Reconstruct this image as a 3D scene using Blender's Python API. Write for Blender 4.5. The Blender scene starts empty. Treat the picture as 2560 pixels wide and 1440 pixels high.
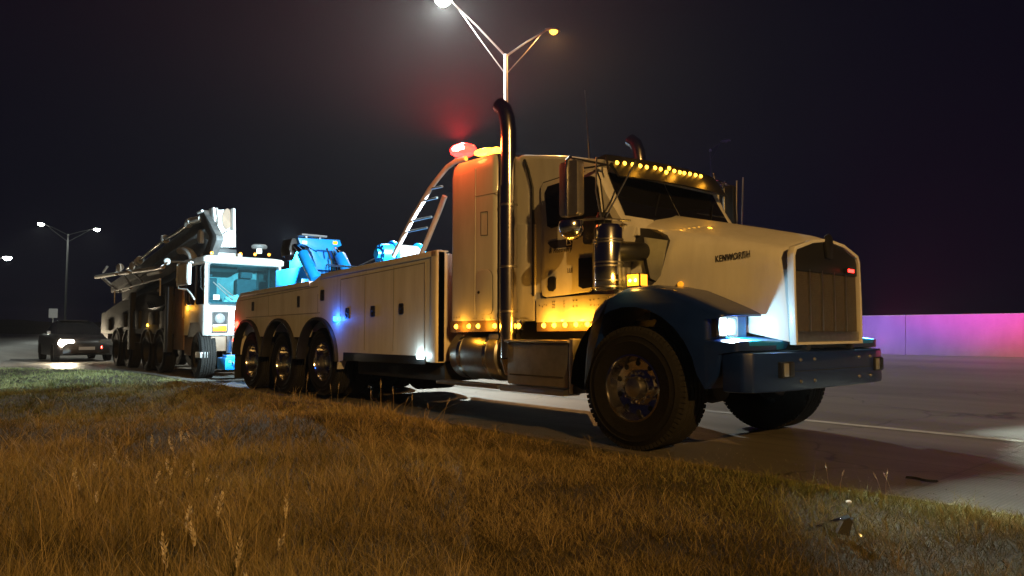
import bpy, bmesh, math, random
import numpy as np
from mathutils import Vector, Matrix, Euler

random.seed(7)
rng = np.random.default_rng(11)
S = bpy.context.scene
COL = S.collection
R = math.radians

# ------------------------------------------------------------------ camera, sky, exposure
CAM = Vector((4.273, -5.132, 1.077))
FWD = Vector((-0.7557, 0.6549, 0)).normalized()
PITCH = math.atan(108 / 1800)
HAZE = 0.0003
cam_d = bpy.data.cameras.new('camera')
cam = bpy.data.objects.new('camera', cam_d)
COL.objects.link(cam)
cam.location = CAM
cam.rotation_euler = (math.pi / 2 + PITCH, 0, math.atan2(-FWD.x, FWD.y))
cam_d.sensor_width = 36
cam_d.lens = 36 * 1800 / 2560
cam_d.clip_start = 0.05
cam_d.clip_end = 3000
S.camera = cam

W = bpy.data.worlds.new('World')
S.world = W
W.use_nodes = True
wb = W.node_tree.nodes['Background']
wb.inputs[0].default_value = (0.36, 0.33, 1.0, 1)
wb.inputs[1].default_value = 0.006

S.view_settings.view_transform = 'Standard'
S.view_settings.look = 'None'
S.view_settings.gamma = 1
S.view_settings.exposure = 0
S.view_settings.use_curve_mapping = False
S.render.engine = 'CYCLES'
S.cycles.use_denoising = True
S.cycles.max_bounces = 6
S.cycles.diffuse_bounces = 2
S.cycles.glossy_bounces = 3
S.cycles.transmission_bounces = 4
S.cycles.transparent_max_bounces = 12
S.cycles.volume_bounces = 0
S.cycles.sample_clamp_indirect = 3.0
S.cycles.caustics_reflective = False
S.cycles.caustics_refractive = False
S.cycles.blur_glossy = 0.5

# surveyed points: a picture ray met with a known plane of the place, in metres
_up = Vector((0, 0, 1)); _rt = FWD.cross(_up)
_f = FWD * math.cos(PITCH) + _up * math.sin(PITCH)
_u = _up * math.cos(PITCH) - FWD * math.sin(PITCH)
def at(px, py, X=None, Y=None, Z=None):
    r = _f * 1800 + _rt * (px - 1280) - _u * (py - 720)
    i, v = (0, X) if X is not None else (1, Y) if Y is not None else (2, Z)
    return CAM + r * ((v - CAM[i]) / r[i])
def xz(pts, Y):
    return [(p.x, p.z) for p in (at(a, b, Y=Y) for a, b in pts)]

# ------------------------------------------------------------------ materials
def mat(name, col, rough=0.5, metal=0.0, coat=0.0, var=0.0, vscale=8, bump=0.0, bscale=60, emit=None, estr=0.0, spec=0.5, dirt=None, rvar=0.0, stretch=None):
    m = bpy.data.materials.new(name); m.use_nodes = True
    nt = m.node_tree; b = nt.nodes['Principled BSDF']
    b.inputs['Base Color'].default_value = (*col, 1)
    b.inputs['Roughness'].default_value = rough
    b.inputs['Metallic'].default_value = metal
    b.inputs['Coat Weight'].default_value = coat
    b.inputs['Coat Roughness'].default_value = 0.06
    b.inputs['Specular IOR Level'].default_value = spec
    tc = nt.nodes.new('ShaderNodeTexCoord')
    if var or dirt:
        n = nt.nodes.new('ShaderNodeTexNoise'); n.inputs['Scale'].default_value = vscale
        n.inputs['Detail'].default_value = 6; n.inputs['Roughness'].default_value = 0.65
        if stretch:
            mp = nt.nodes.new('ShaderNodeMapping'); mp.inputs['Scale'].default_value = stretch
            nt.links.new(tc.outputs['Object'], mp.inputs[0]); nt.links.new(mp.outputs[0], n.inputs['Vector'])
        else: nt.links.new(tc.outputs['Object'], n.inputs['Vector'])
        cr = nt.nodes.new('ShaderNodeValToRGB')
        cr.color_ramp.elements[0].position = 0.3; cr.color_ramp.elements[1].position = 0.72
        d = dirt if dirt else tuple(c * (1 - var) for c in col)
        cr.color_ramp.elements[0].color = (*d, 1)
        cr.color_ramp.elements[1].color = (*[min(1, c * (1 + var * 0.5)) for c in col], 1)
        nt.links.new(n.outputs['Fac'], cr.inputs['Fac'])
        nt.links.new(cr.outputs['Color'], b.inputs['Base Color'])
        if rvar:
            mr = nt.nodes.new('ShaderNodeMapRange')
            mr.inputs['To Min'].default_value = rough + rvar; mr.inputs['To Max'].default_value = rough
            nt.links.new(n.outputs['Fac'], mr.inputs['Value'])
            nt.links.new(mr.outputs['Result'], b.inputs['Roughness'])
    if bump:
        n2 = nt.nodes.new('ShaderNodeTexNoise'); n2.inputs['Scale'].default_value = bscale
        n2.inputs['Detail'].default_value = 4
        nt.links.new(tc.outputs['Object'], n2.inputs['Vector'])
        bp = nt.nodes.new('ShaderNodeBump'); bp.inputs['Strength'].default_value = bump
        bp.inputs['Distance'].default_value = 0.02
        nt.links.new(n2.outputs['Fac'], bp.inputs['Height'])
        nt.links.new(bp.outputs['Normal'], b.inputs['Normal'])
    if emit:
        b.inputs['Emission Color'].default_value = (*emit, 1)
        b.inputs['Emission Strength'].default_value = estr
    return m

M = {}
M['white'] = mat('white_paint', (0.74, 0.73, 0.70), 0.30, coat=0.45, dirt=(0.60, 0.585, 0.55), vscale=3, rvar=0.16, stretch=(1.6, 1.6, 0.35), bump=0.02, bscale=3)
M['body_white'] = mat('body_white_paint', (0.78, 0.76, 0.73), 0.40, coat=0.15, dirt=(0.60, 0.58, 0.55), vscale=3, rvar=0.16, stretch=(2.2, 2.2, 0.3), bump=0.025, bscale=2.5)
M['body_seam'] = mat('panel_joint', (0.26, 0.25, 0.235), 0.7)
M['blue'] = mat('shaded_blue_paint', (0.005, 0.019, 0.12), 0.34, coat=0.35, var=0.2, vscale=5, spec=0.3)  # low light on the blue fenders and bumper is put into this colour
M['boom_blue'] = mat('bright_blue_paint', (0.008, 0.27, 0.78), 0.38, coat=0.2, var=0.15, vscale=4)
M['chrome'] = mat('chrome', (0.78, 0.77, 0.75), 0.13, 1.0, var=0.08, vscale=5, rvar=0.08)
M['stack'] = mat('stack_chrome', (0.66, 0.63, 0.63), 0.15, 1.0, var=0.1, vscale=6, rvar=0.1)
M['rim'] = mat('polished_rim', (0.66, 0.65, 0.63), 0.13, 1.0)
M['steel'] = mat('brushed_steel', (0.48, 0.47, 0.46), 0.36, 1.0, var=0.2, vscale=14)
M['alu'] = mat('dull_aluminium', (0.52, 0.50, 0.48), 0.42, 0.9, dirt=(0.34, 0.32, 0.3), vscale=6)
M['black'] = mat('black_plastic', (0.013, 0.013, 0.014), 0.45, var=0.3)
M['dark'] = mat('dark_chassis_paint', (0.016, 0.015, 0.015), 0.62, var=0.4, vscale=6)
M['rubber'] = mat('tyre_rubber', (0.006, 0.006, 0.006), 0.8, dirt=(0.011, 0.0095, 0.008), vscale=9, bump=0.25, bscale=40, spec=0.2)
M['tread'] = mat('worn_tyre_tread', (0.016, 0.0155, 0.015), 0.85, dirt=(0.026, 0.024, 0.021), vscale=9, bump=0.4, bscale=30, spec=0.2)
M['glass'] = mat('tinted_glass', (0.008, 0.008, 0.009), 0.04, spec=0.6)
M['grille'] = mat('grille_mesh_metal', (0.135, 0.11, 0.08), 0.5, 0.3, var=0.35, vscale=30, bump=0.5, bscale=220)
M['seam'] = mat('panel_gap', (0.03, 0.026, 0.022), 0.8)
M['grey'] = mat('lit_bay_grey', (0.38, 0.39, 0.38), 0.6, var=0.2)  # grey stands for the lit engine bay behind the hood cutout
M['decal'] = mat('navy_decal_vinyl', (0.03, 0.028, 0.06), 0.45)
M['cable'] = mat('wire_rope', (0.30, 0.31, 0.32), 0.55, 0.3, var=0.45, vscale=30)
M['concrete'] = mat('barrier_concrete', (0.38, 0.365, 0.34), 0.85, dirt=(0.27, 0.26, 0.245), vscale=1.1, stretch=(1.0, 1.0, 0.5), bump=0.3, bscale=25)
M['dim_pole'] = mat('dim_galvanised_pole', (0.10, 0.10, 0.10), 0.6)  # galvanised grey darkened so the far poles look dimly lit
M['galv'] = mat('galvanised_pole', (0.42, 0.42, 0.41), 0.5, 0.5, var=0.15)
M['wallcloth'] = mat('pale_cab_lining', (0.42, 0.46, 0.44), 0.9, var=0.35, vscale=3)
M['cloth'] = mat('grey_seat_cloth', (0.09, 0.11, 0.12), 0.9, var=0.2)
M['paper'] = mat('white_paper', (0.8, 0.8, 0.78), 0.8)
M['dirtmetal'] = mat('dirty_boom_paint', (0.11, 0.105, 0.10), 0.65, dirt=(0.04, 0.037, 0.034), vscale=3)
M['pump_white'] = mat('worn_white_paint', (0.62, 0.62, 0.60), 0.5, dirt=(0.42, 0.41, 0.38), vscale=5)
M['pump_dark'] = mat('grimy_dark_body', (0.022, 0.019, 0.017), 0.75, dirt=(0.010, 0.009, 0.008), vscale=2.5)
M['brown'] = mat('brown_panel', (0.25, 0.16, 0.10), 0.6, dirt=(0.13, 0.08, 0.05), vscale=3)  # brown with darker mottling
M['car'] = mat('dark_car_paint', (0.007, 0.006, 0.007), 0.4, coat=0.2)
M['sign'] = mat('sign_sheet', (0.5, 0.5, 0.5), 0.5)
M['line'] = mat('road_paint', (0.42, 0.41, 0.38), 0.7, dirt=(0.2, 0.19, 0.18), vscale=3.5)
def lamp(name, col, s, rough=0.3):
    return mat(name, tuple(c * 0.5 for c in col), rough, emit=col, estr=s)
M['amber'] = lamp('amber_lens_lit', (1.0, 0.46, 0.03), 22)
M['amber_hot'] = lamp('amber_led_lit', (1.0, 0.43, 0.03), 9)
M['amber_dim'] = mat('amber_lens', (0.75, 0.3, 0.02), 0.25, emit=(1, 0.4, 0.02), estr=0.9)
M['amber_sig'] = lamp('amber_signal_lit', (1.0, 0.36, 0.02), 2.4)
M['red'] = lamp('red_lens_lit', (1.0, 0.05, 0.03), 12)
M['red_hot'] = lamp('red_beacon_lit', (1.0, 0.02, 0.014), 12)
M['red_core'] = lamp('overexposed_red', (1.0, 0.35, 0.3), 25)
M['bulb'] = lamp('amber_bulb', (1.0, 0.6, 0.15), 14)
M['blue_led'] = lamp('blue_strobe_lit', (0.02, 0.22, 1.0), 14)
M['cool'] = lamp('cool_white_lamp_lit', (0.62, 0.95, 1.0), 12)
M['head'] = lamp('headlamp_lit', (0.70, 0.95, 1.0), 16)
M['warmhead'] = lamp('warm_headlamp_lit', (1.0, 0.82, 0.55), 400)
M['lamp_white'] = lamp('street_lamp_white', (0.93, 1.0, 0.88), 90)
M['lamp_amber'] = lamp('street_lamp_sodium', (1.0, 0.48, 0.05), 5)
M['lensdull'] = mat('clear_lens', (0.32, 0.33, 0.33), 0.12, 0.4)

def clear_glass():
    m = bpy.data.materials.new('windscreen_glass'); m.use_nodes = True
    nt = m.node_tree; nt.nodes.clear()
    o = nt.nodes.new('ShaderNodeOutputMaterial'); mx = nt.nodes.new('ShaderNodeMixShader')
    t = nt.nodes.new('ShaderNodeBsdfTransparent'); t.inputs[0].default_value = (0.55, 0.80, 0.84, 1)
    g = nt.nodes.new('ShaderNodeBsdfGlossy'); g.inputs['Roughness'].default_value = 0.03
    d = nt.nodes.new('ShaderNodeBsdfDiffuse'); d.inputs['Color'].default_value = (0.3, 0.42, 0.45, 1)
    m2 = nt.nodes.new('ShaderNodeMixShader'); m2.inputs[0].default_value = 0.012
    fr = nt.nodes.new('ShaderNodeFresnel'); fr.inputs[0].default_value = 1.45
    nt.links.new(t.outputs[0], m2.inputs[1]); nt.links.new(d.outputs[0], m2.inputs[2])
    nt.links.new(fr.outputs[0], mx.inputs[0]); nt.links.new(m2.outputs[0], mx.inputs[1]); nt.links.new(g.outputs[0], mx.inputs[2])
    nt.links.new(mx.outputs[0], o.inputs[0])
    return m
M['windscreen'] = clear_glass()

def diamond():
    m = mat('diamond_plate', (0.55, 0.54, 0.52), 0.28, 1.0)
    nt = m.node_tree; b = nt.nodes['Principled BSDF']
    tc = nt.nodes.new('ShaderNodeTexCoord'); mp = nt.nodes.new('ShaderNodeMapping')
    mp.inputs['Rotation'].default_value = (0, 0, R(45)); mp.inputs['Scale'].default_value = (1, 1, 1)
    ck = nt.nodes.new('ShaderNodeTexChecker'); ck.inputs['Scale'].default_value = 45
    bp = nt.nodes.new('ShaderNodeBump'); bp.inputs['Strength'].default_value = 0.5; bp.inputs['Distance'].default_value = 0.01
    nt.links.new(tc.outputs['Object'], mp.inputs[0]); nt.links.new(mp.outputs[0], ck.inputs['Vector'])
    nt.links.new(ck.outputs['Fac'], bp.inputs['Height']); nt.links.new(bp.outputs[0], b.inputs['Normal'])
    return m
M['diamond'] = diamond()

# ------------------------------------------------------------------ mesh builder
class MB:
    def __init__(s): s.v = []; s.f = []; s.m = []
    def add(s, vs, fs, mi=0):
        o = len(s.v); s.v += [tuple(v) for v in vs]
        for f in fs: s.f.append(tuple(i + o for i in f)); s.m.append(mi)
        return s
    def box(s, x0, x1, y0, y1, z0, z1, mi=0):
        return s.add([(x0,y0,z0),(x1,y0,z0),(x1,y1,z0),(x0,y1,z0),(x0,y0,z1),(x1,y0,z1),(x1,y1,z1),(x0,y1,z1)],
            [(3,2,1,0),(4,5,6,7),(0,1,5,4),(1,2,6,5),(2,3,7,6),(3,0,4,7)], mi)
    def prism(s, pts, a, b, axis='Y', mi=0):
        n = len(pts)
        def P(p, t): return {'Y': (p[0], t, p[1]), 'X': (t, p[0], p[1]), 'Z': (p[0], p[1], t)}[axis]
        vs = [P(p, a) for p in pts] + [P(p, b) for p in pts]
        fs = [tuple(range(n)), tuple(range(2 * n - 1, n - 1, -1))] + [(i, i + n, (i + 1) % n + n, (i + 1) % n) for i in range(n)]
        return s.add(vs, fs, mi)
    def tube(s, path, r, seg=10, mi=0, cap=True):
        path = [Vector(p) for p in path]; n = len(path)
        rs = r if isinstance(r, (list, tuple)) else [r] * n
        t0 = (path[1] - path[0]).normalized()
        ref = Vector((0, 0, 1)) if abs(t0.z) < 0.9 else Vector((1, 0, 0))
        u = t0.cross(ref).normalized(); vs = []
        for i, p in enumerate(path):
            t = (path[min(i + 1, n - 1)] - path[max(i - 1, 0)]).normalized()
            u = (u - t * u.dot(t)).normalized(); w = t.cross(u)
            vs += [p + (u * math.cos(k * 2 * math.pi / seg) + w * math.sin(k * 2 * math.pi / seg)) * rs[i] for k in range(seg)]
        fs = [(i * seg + k, i * seg + (k + 1) % seg, (i + 1) * seg + (k + 1) % seg, (i + 1) * seg + k) for i in range(n - 1) for k in range(seg)]
        if cap: fs += [tuple(range(seg - 1, -1, -1)), tuple((n - 1) * seg + k for k in range(seg))]
        return s.add(vs, fs, mi)
    def rev(s, prof, c, axis='Y', seg=32, mi=0, mis=None):
        # prof: (radius, offset along the axis)
        vs = []; n = len(prof)
        for r, h in prof:
            for k in range(seg):
                a = 2 * math.pi * k / seg; ca, sa = r * math.cos(a), r * math.sin(a)
                vs.append({'Y': (c[0] + ca, c[1] + h, c[2] + sa), 'X': (c[0] + h, c[1] + ca, c[2] + sa), 'Z': (c[0] + ca, c[1] + sa, c[2] + h)}[axis])
        o = len(s.v); s.v += vs
        for i in range(n - 1):
            for k in range(seg):
                s.f.append((o + i * seg + k, o + (i + 1) * seg + k, o + (i + 1) * seg + (k + 1) % seg, o + i * seg + (k + 1) % seg))
                s.m.append(mis[i] if mis else mi)
        return s
    def loft(s, secs, closed=True, cap=True, mi=0):
        n = len(secs[0]); vs = [p for q in secs for p in q]; fs = []
        for i in range(len(secs) - 1):
            for k in range(n if closed else n - 1):
                fs.append((i * n + k, i * n + (k + 1) % n, (i + 1) * n + (k + 1) % n, (i + 1) * n + k))
        if cap: fs += [tuple(range(n - 1, -1, -1)), tuple((len(secs) - 1) * n + k for k in range(n))]
        return s.add(vs, fs, mi)
    def mesh(s, name, mats, bevel=0.0, smooth=38, origin=None):
        me = bpy.data.meshes.new(name)
        v = np.array(s.v, dtype=float)
        c = (v.min(0) + v.max(0)) / 2 if origin is None else np.array(origin)
        me.from_pydata((v - c).tolist(), [], s.f)
        for m in (mats if isinstance(mats, (list, tuple)) else [mats]): me.materials.append(m)
        me.polygons.foreach_set('material_index', s.m)
        bm = bmesh.new(); bm.from_mesh(me)
        bmesh.ops.recalc_face_normals(bm, faces=bm.faces)
        if bevel:
            es = [e for e in bm.edges if len(e.link_faces) == 2 and e.calc_face_angle(0) > R(30)]
            bmesh.ops.bevel(bm, geom=es, offset=bevel, segments=2, affect='EDGES', profile=0.6, clamp_overlap=True)
        bm.to_mesh(me); bm.free()
        if smooth:
            me.polygons.foreach_set('use_smooth', [True] * len(me.polygons))
            me.set_sharp_from_angle(angle=R(smooth))
        return me, Vector(c)

WL = {}   # world location of each linked object
def link(o, parent, wloc):
    COL.objects.link(o); WL[o] = Vector(wloc)
    if parent is not None:
        o.parent = parent; o.location = WL[o] - WL[parent]
    else: o.location = wloc
    return o
def part(name, mb, mats, parent=None, bevel=0.0, smooth=38):
    me, c = mb.mesh(name, mats, bevel, smooth)
    return link(bpy.data.objects.new(name, me), parent, c)
def inst(name, me, parent, wloc, rot=None):
    o = bpy.data.objects.new(name, me); link(o, parent, wloc)
    if rot: o.rotation_euler = rot
    return o
def empty(name, loc, parent=None):
    o = bpy.data.objects.new(name, None); o.empty_display_size = 0.3
    return link(o, parent, loc)
def tag(o, label, cat=None, group=None, kind=None):
    if label: o['label'] = label
    if cat: o['category'] = cat
    if group: o['group'] = group
    if kind: o['kind'] = kind
    return o
def light(name, kind, loc, power, col, parent=None, radius=0.05, size=None, blend=0.3, aim=None):
    d = bpy.data.lights.new(name, kind); d.energy = power; d.color = col
    if kind in ('POINT', 'SPOT'): d.shadow_soft_size = radius
    if kind == 'SPOT': d.spot_size = R(size); d.spot_blend = blend
    o = bpy.data.objects.new(name, d); link(o, parent, loc)
    if aim is not None:
        o.rotation_euler = Vector(aim).normalized().to_track_quat('-Z', 'Y').to_euler()
    return o
def text(name, body, size, m, parent, wloc, rot, extrude=0.003, align='LEFT', shear=0.0, sx=1.0, bold=0.0, space=1.0):
    c = bpy.data.curves.new(name, 'FONT'); c.offset = bold; c.space_character = space; c.body = body; c.size = size; c.extrude = extrude; c.align_x = align; c.shear = shear
    c.resolution_u = 3
    t = bpy.data.objects.new(name + '_tmp', c); COL.objects.link(t)
    me = bpy.data.meshes.new_from_object(t.evaluated_get(bpy.context.evaluated_depsgraph_get()))
    bpy.data.objects.remove(t); me.materials.clear(); me.materials.append(m)
    o = bpy.data.objects.new(name, me); link(o, parent, wloc); o.rotation_euler = rot; o.scale = (sx, 1, 1)
    return o
def rrect(x0, x1, z0, z1, r, n=4):
    out = []
    for cx, cz, a in ((x1 - r, z1 - r, 0), (x0 + r, z1 - r, 90), (x0 + r, z0 + r, 180), (x1 - r, z0 + r, 270)):
        out += [(cx + r * math.cos(R(a + 90 * i / n)), cz + r * math.sin(R(a + 90 * i / n))) for i in range(n + 1)]
    return out
def ring(outer, inner, a, b, axis, mb, mi=0):
    n = len(outer)
    def P(p, t): return {'Y': (p[0], t, p[1]), 'X': (t, p[0], p[1])}[axis]
    vs = [P(p, a) for p in outer] + [P(p, a) for p in inner] + [P(p, b) for p in outer] + [P(p, b) for p in inner]
    fs = []
    for i in range(n):
        j = (i + 1) % n
        fs += [(i, j, n + j, n + i), (2*n + i, 3*n + i, 3*n + j, 2*n + j), (i, 2*n + i, 2*n + j, j), (n + i, n + j, 3*n + j, 3*n + i)]
    mb.add(vs, fs, mi); return mb

# ------------------------------------------------------------------ the setting: ground, road, verge, barrier
def edge(x):                       # where the pavement ends and the grass begins
    if x > -16.0: return -0.10
    return max(-7.0, -0.10 + (x + 16.0) * 0.45)
def road_z(y): return 0.0 if y < 2.8 else (y - 2.8) * 0.0285

def road_mat():
    m = bpy.data.materials.new('worn_concrete_road'); m.use_nodes = True
    nt = m.node_tree; b = nt.nodes['Principled BSDF']; L = nt.links.new
    tc = nt.nodes.new('ShaderNodeTexCoord')
    n = nt.nodes.new('ShaderNodeTexNoise'); n.inputs['Scale'].default_value = 0.7; n.inputs['Detail'].default_value = 9; n.inputs['Roughness'].default_value = 0.7
    mp = nt.nodes.new('ShaderNodeMapping'); mp.inputs['Scale'].default_value = (0.25, 1.6, 1)
    L(tc.outputs['Object'], mp.inputs[0]); L(mp.outputs[0], n.inputs['Vector'])
    cr = nt.nodes.new('ShaderNodeValToRGB')
    cr.color_ramp.elements[0].position = 0.28; cr.color_ramp.elements[0].color = (0.115, 0.106, 0.095, 1)
    cr.color_ramp.elements[1].position = 0.75; cr.color_ramp.elements[1].color = (0.215, 0.2, 0.18, 1)
    L(n.outputs['Fac'], cr.inputs['Fac'])
    n2 = nt.nodes.new('ShaderNodeTexNoise'); n2.inputs['Scale'].default_value = 90; n2.inputs['Detail'].default_value = 3
    L(tc.outputs['Object'], n2.inputs['Vector'])
    mx = nt.nodes.new('ShaderNodeMix'); mx.data_type = 'RGBA'; mx.blend_type = 'MULTIPLY'; mx.inputs[0].default_value = 0.45
    L(cr.outputs['Color'], mx.inputs[6]); L(n2.outputs['Color'], mx.inputs[7])
    gm = nt.nodes.new('ShaderNodeMix'); gm.data_type = 'RGBA'; gm.blend_type = 'MULTIPLY'; gm.inputs[0].default_value = 1.0
    gm.inputs[7].default_value = (1.28, 1.28, 1.28, 1); L(mx.outputs[2], gm.inputs[6])
    sp = nt.nodes.new('ShaderNodeSeparateXYZ'); L(tc.outputs['Object'], sp.inputs[0])
    def near_line(sock, period, off, width):
        a = nt.nodes.new('ShaderNodeMath'); a.operation = 'ADD'; a.inputs[1].default_value = off; L(sock, a.inputs[0])
        w = nt.nodes.new('ShaderNodeMath'); w.operation = 'PINGPONG'; w.inputs[1].default_value = period / 2; L(a.outputs[0], w.inputs[0])
        c = nt.nodes.new('ShaderNodeMapRange'); c.inputs['From Min'].default_value = width * 0.6; c.inputs['From Max'].default_value = width
        c.inputs['To Min'].default_value = 0.6; c.inputs['To Max'].default_value = 1.0; L(w.outputs[0], c.inputs['Value']); return c.outputs['Result']
    vo = nt.nodes.new('ShaderNodeTexVoronoi'); vo.feature = 'DISTANCE_TO_EDGE'; vo.inputs['Scale'].default_value = 0.28
    dn = nt.nodes.new('ShaderNodeMix'); dn.data_type = 'RGBA'; dn.blend_type = 'ADD'; dn.inputs[0].default_value = 0.8
    n3 = nt.nodes.new('ShaderNodeTexNoise'); n3.inputs['Scale'].default_value = 1.3; n3.inputs['Detail'].default_value = 6; L(tc.outputs['Object'], n3.inputs['Vector'])
    L(tc.outputs['Object'], dn.inputs[6]); L(n3.outputs['Color'], dn.inputs[7]); L(dn.outputs[2], vo.inputs['Vector'])
    ck = nt.nodes.new('ShaderNodeMapRange'); ck.inputs['From Min'].default_value = 0.002; ck.inputs['From Max'].default_value = 0.006
    ck.inputs['To Min'].default_value = 0.4; ck.inputs['To Max'].default_value = 1.0; L(vo.outputs['Distance'], ck.inputs['Value'])
    tr = nt.nodes.new('ShaderNodeTexNoise'); tr.inputs['Scale'].default_value = 1.0; tr.inputs['Detail'].default_value = 5
    mt2 = nt.nodes.new('ShaderNodeMapping'); mt2.inputs['Scale'].default_value = (0.03, 1.3, 1); L(tc.outputs['Object'], mt2.inputs[0]); L(mt2.outputs[0], tr.inputs['Vector'])
    tm = nt.nodes.new('ShaderNodeMapRange'); tm.inputs['From Min'].default_value = 0.3; tm.inputs['From Max'].default_value = 0.65; tm.inputs['To Min'].default_value = 0.62; L(tr.outputs['Fac'], tm.inputs['Value'])
    prev = None
    for sck in (near_line(sp.outputs['X'], 4.6, 1.1, 0.014), near_line(sp.outputs['Y'], 3.7, 0.6, 0.012), ck.outputs['Result'], tm.outputs['Result']):
        if prev is None: prev = sck; continue
        mu = nt.nodes.new('ShaderNodeMath'); mu.operation = 'MULTIPLY'; L(prev, mu.inputs[0]); L(sck, mu.inputs[1]); prev = mu.outputs[0]
    fm = nt.nodes.new('ShaderNodeMix'); fm.data_type = 'RGBA'; fm.blend_type = 'MULTIPLY'; fm.inputs[0].default_value = 1.0
    L(gm.outputs[2], fm.inputs[6]); L(prev, fm.inputs[7])
    L(fm.outputs[2], b.inputs['Base Color'])
    b.inputs['Roughness'].default_value = 0.42
    wv = nt.nodes.new('ShaderNodeTexWave'); wv.inputs['Scale'].default_value = 12; wv.inputs['Distortion'].default_value = 0.6; wv.bands_direction = 'X'
    L(tc.outputs['Object'], wv.inputs['Vector'])
    ad = nt.nodes.new('ShaderNodeMath'); ad.operation = 'MULTIPLY_ADD'; ad.inputs[1].default_value = 0.5
    L(wv.outputs['Fac'], ad.inputs[0]); L(n2.outputs['Fac'], ad.inputs[2])
    bp = nt.nodes.new('ShaderNodeBump'); bp.inputs['Strength'].default_value = 0.35; bp.inputs['Distance'].default_value = 0.008
    L(ad.outputs[0], bp.inputs['Height']); L(bp.outputs[0], b.inputs['Normal'])
    return m
M['road'] = road_mat()
M['earth'] = mat('dry_earth', (0.058, 0.043, 0.024), 0.95, dirt=(0.025, 0.019, 0.011), vscale=3.5, bump=0.6, bscale=30)
M['farland'] = mat('dark_far_land', (0.06, 0.055, 0.035), 0.95, dirt=(0.03, 0.03, 0.02), vscale=0.05)

g = MB(); g.add([(-900,-700,-0.5),(500,-700,-0.5),(500,900,-0.5),(-900,900,-0.5)], [(0,1,2,3)])
tag(part('ground', g, M['farland'], None, smooth=0), 'dark open land reaching to the horizon', kind='structure')

xs = list(np.arange(-420, -40, 12.0)) + list(np.arange(-40, 30, 1.0)) + [30, 40, 60, 100, 160]
rd = MB(); vs = []; fs = []
for x in xs:
    for k in range(9):
        e = edge(x); y = e + (2.8 - e) * k / 4 if k <= 4 else 2.8 + (18.2 - 2.8) * (k - 4) / 4
        vs.append((x, y, road_z(y)))
    vs.append((x, edge(x), -0.3))
for i in range(len(xs) - 1):
    for k in range(8): fs.append((i*10+k, (i+1)*10+k, (i+1)*10+k+1, i*10+k+1))
    fs.append((i*10+9, (i+1)*10+9, (i+1)*10, i*10))
rd.add(vs, fs)
tag(part('road', rd, M['road'], None, smooth=0), 'worn pale concrete highway with a wide shoulder', kind='structure')

def stripe(x0, x1, y, w=0.12):
    m = MB(); n = max(2, int((x1 - x0) / 2) + 1)
    q = np.linspace(x0, x1, n); vs = []; fs = []
    for x in q:
        vs += [(x, y - w/2, road_z(y - w/2) + 0.005), (x, y + w/2, road_z(y + w/2) + 0.005)]
    for i in range(n - 1): fs.append((2*i, 2*i+2, 2*i+3, 2*i+1))
    return m.add(vs, fs)
tag(part('edge_line', stripe(-200, 60, 3.2, 0.13), M['line'], None, smooth=0), 'thin white edge line along the shoulder', kind='structure')
for k in range(9):
    x0 = -74 + 12 * k
    tag(part('lane_dash', stripe(x0 + 6, x0 + 9.0, 6.9), M['line'], None, smooth=0), 'short white dash between the traffic lanes', kind='structure', group='lane dashes')
    tag(part('lane_dash', stripe(x0 - 3.0, x0, 10.6), M['line'], None, smooth=0), 'short white dash between the traffic lanes', kind='structure', group='lane dashes')

# concrete barrier: cast segments, each a piece of the one wall
bw = empty('barrier_wall', (0, 17.1, road_z(17)))
tag(bw, 'long pale concrete barrier beyond the far traffic lane, lit purple and red', 'barrier')
bz = road_z(17.0)
prof = [(16.95, bz - 0.02), (16.97, bz + 0.08), (17.02, bz + 0.33), (17.06, bz + 1.12), (17.08, bz + 1.14), (17.22, bz + 1.14), (17.24, bz + 1.12), (17.28, bz + 0.33), (17.35, bz - 0.02)]
seg_me = None
for k in range(30):
    x0 = -100 + 4.0 * k
    if seg_me is None:
        m = MB(); m.prism(prof, x0 + 0.006, x0 + 3.994, 'X')
        seg_me, c0 = m.mesh('barrier_segment', M['concrete'], 0.0, 30)
    inst('barrier_segment', seg_me, bw, (c0.x + 4.0 * k, c0.y, c0.z))

# grassy verge: one rolling sheet
def vh(x, y):
    d = edge(x) - y
    a = min(1.0, max(0.0, d / 0.5))
    h = 0.045 * a
    h += 0.05 * a * math.sin(x * 0.9 + y * 0.7) * math.cos(x * 0.37 - y * 1.1)
    h += 0.035 * a * math.sin(x * 2.3 + 1.3) * math.sin(y * 2.1 + x * 0.6)
    h += 0.10 * math.exp(-((x + 3.2) ** 2 / 9 + (y + 1.6) ** 2 / 1.6)) * a
    h -= 0.12 * min(1.0, max(0.0, (d - 2.0) / 4.0))
    return h
gx = np.concatenate([np.arange(-44, -12, 0.5), np.arange(-12, 12.01, 0.25)]); gt = np.concatenate([[0.02, 0.12], np.arange(0.3, 16, 0.35)])
vg = MB(); vs = []; fs = []
for x in gx:
    for t in gt: vs.append((x, edge(x) - t, vh(x, edge(x) - t) - (0.0 if t > 0.2 else 0.03)))
n = len(gt)
for i in range(len(gx) - 1):
    for k in range(n - 1): fs.append((i*n+k, i*n+k+1, (i+1)*n+k+1, (i+1)*n+k))
vg.add(vs, fs)
tag(part('verge', vg, M['earth'], None, smooth=60), 'dry earth of the roadside bank under the grass', kind='structure')

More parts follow.
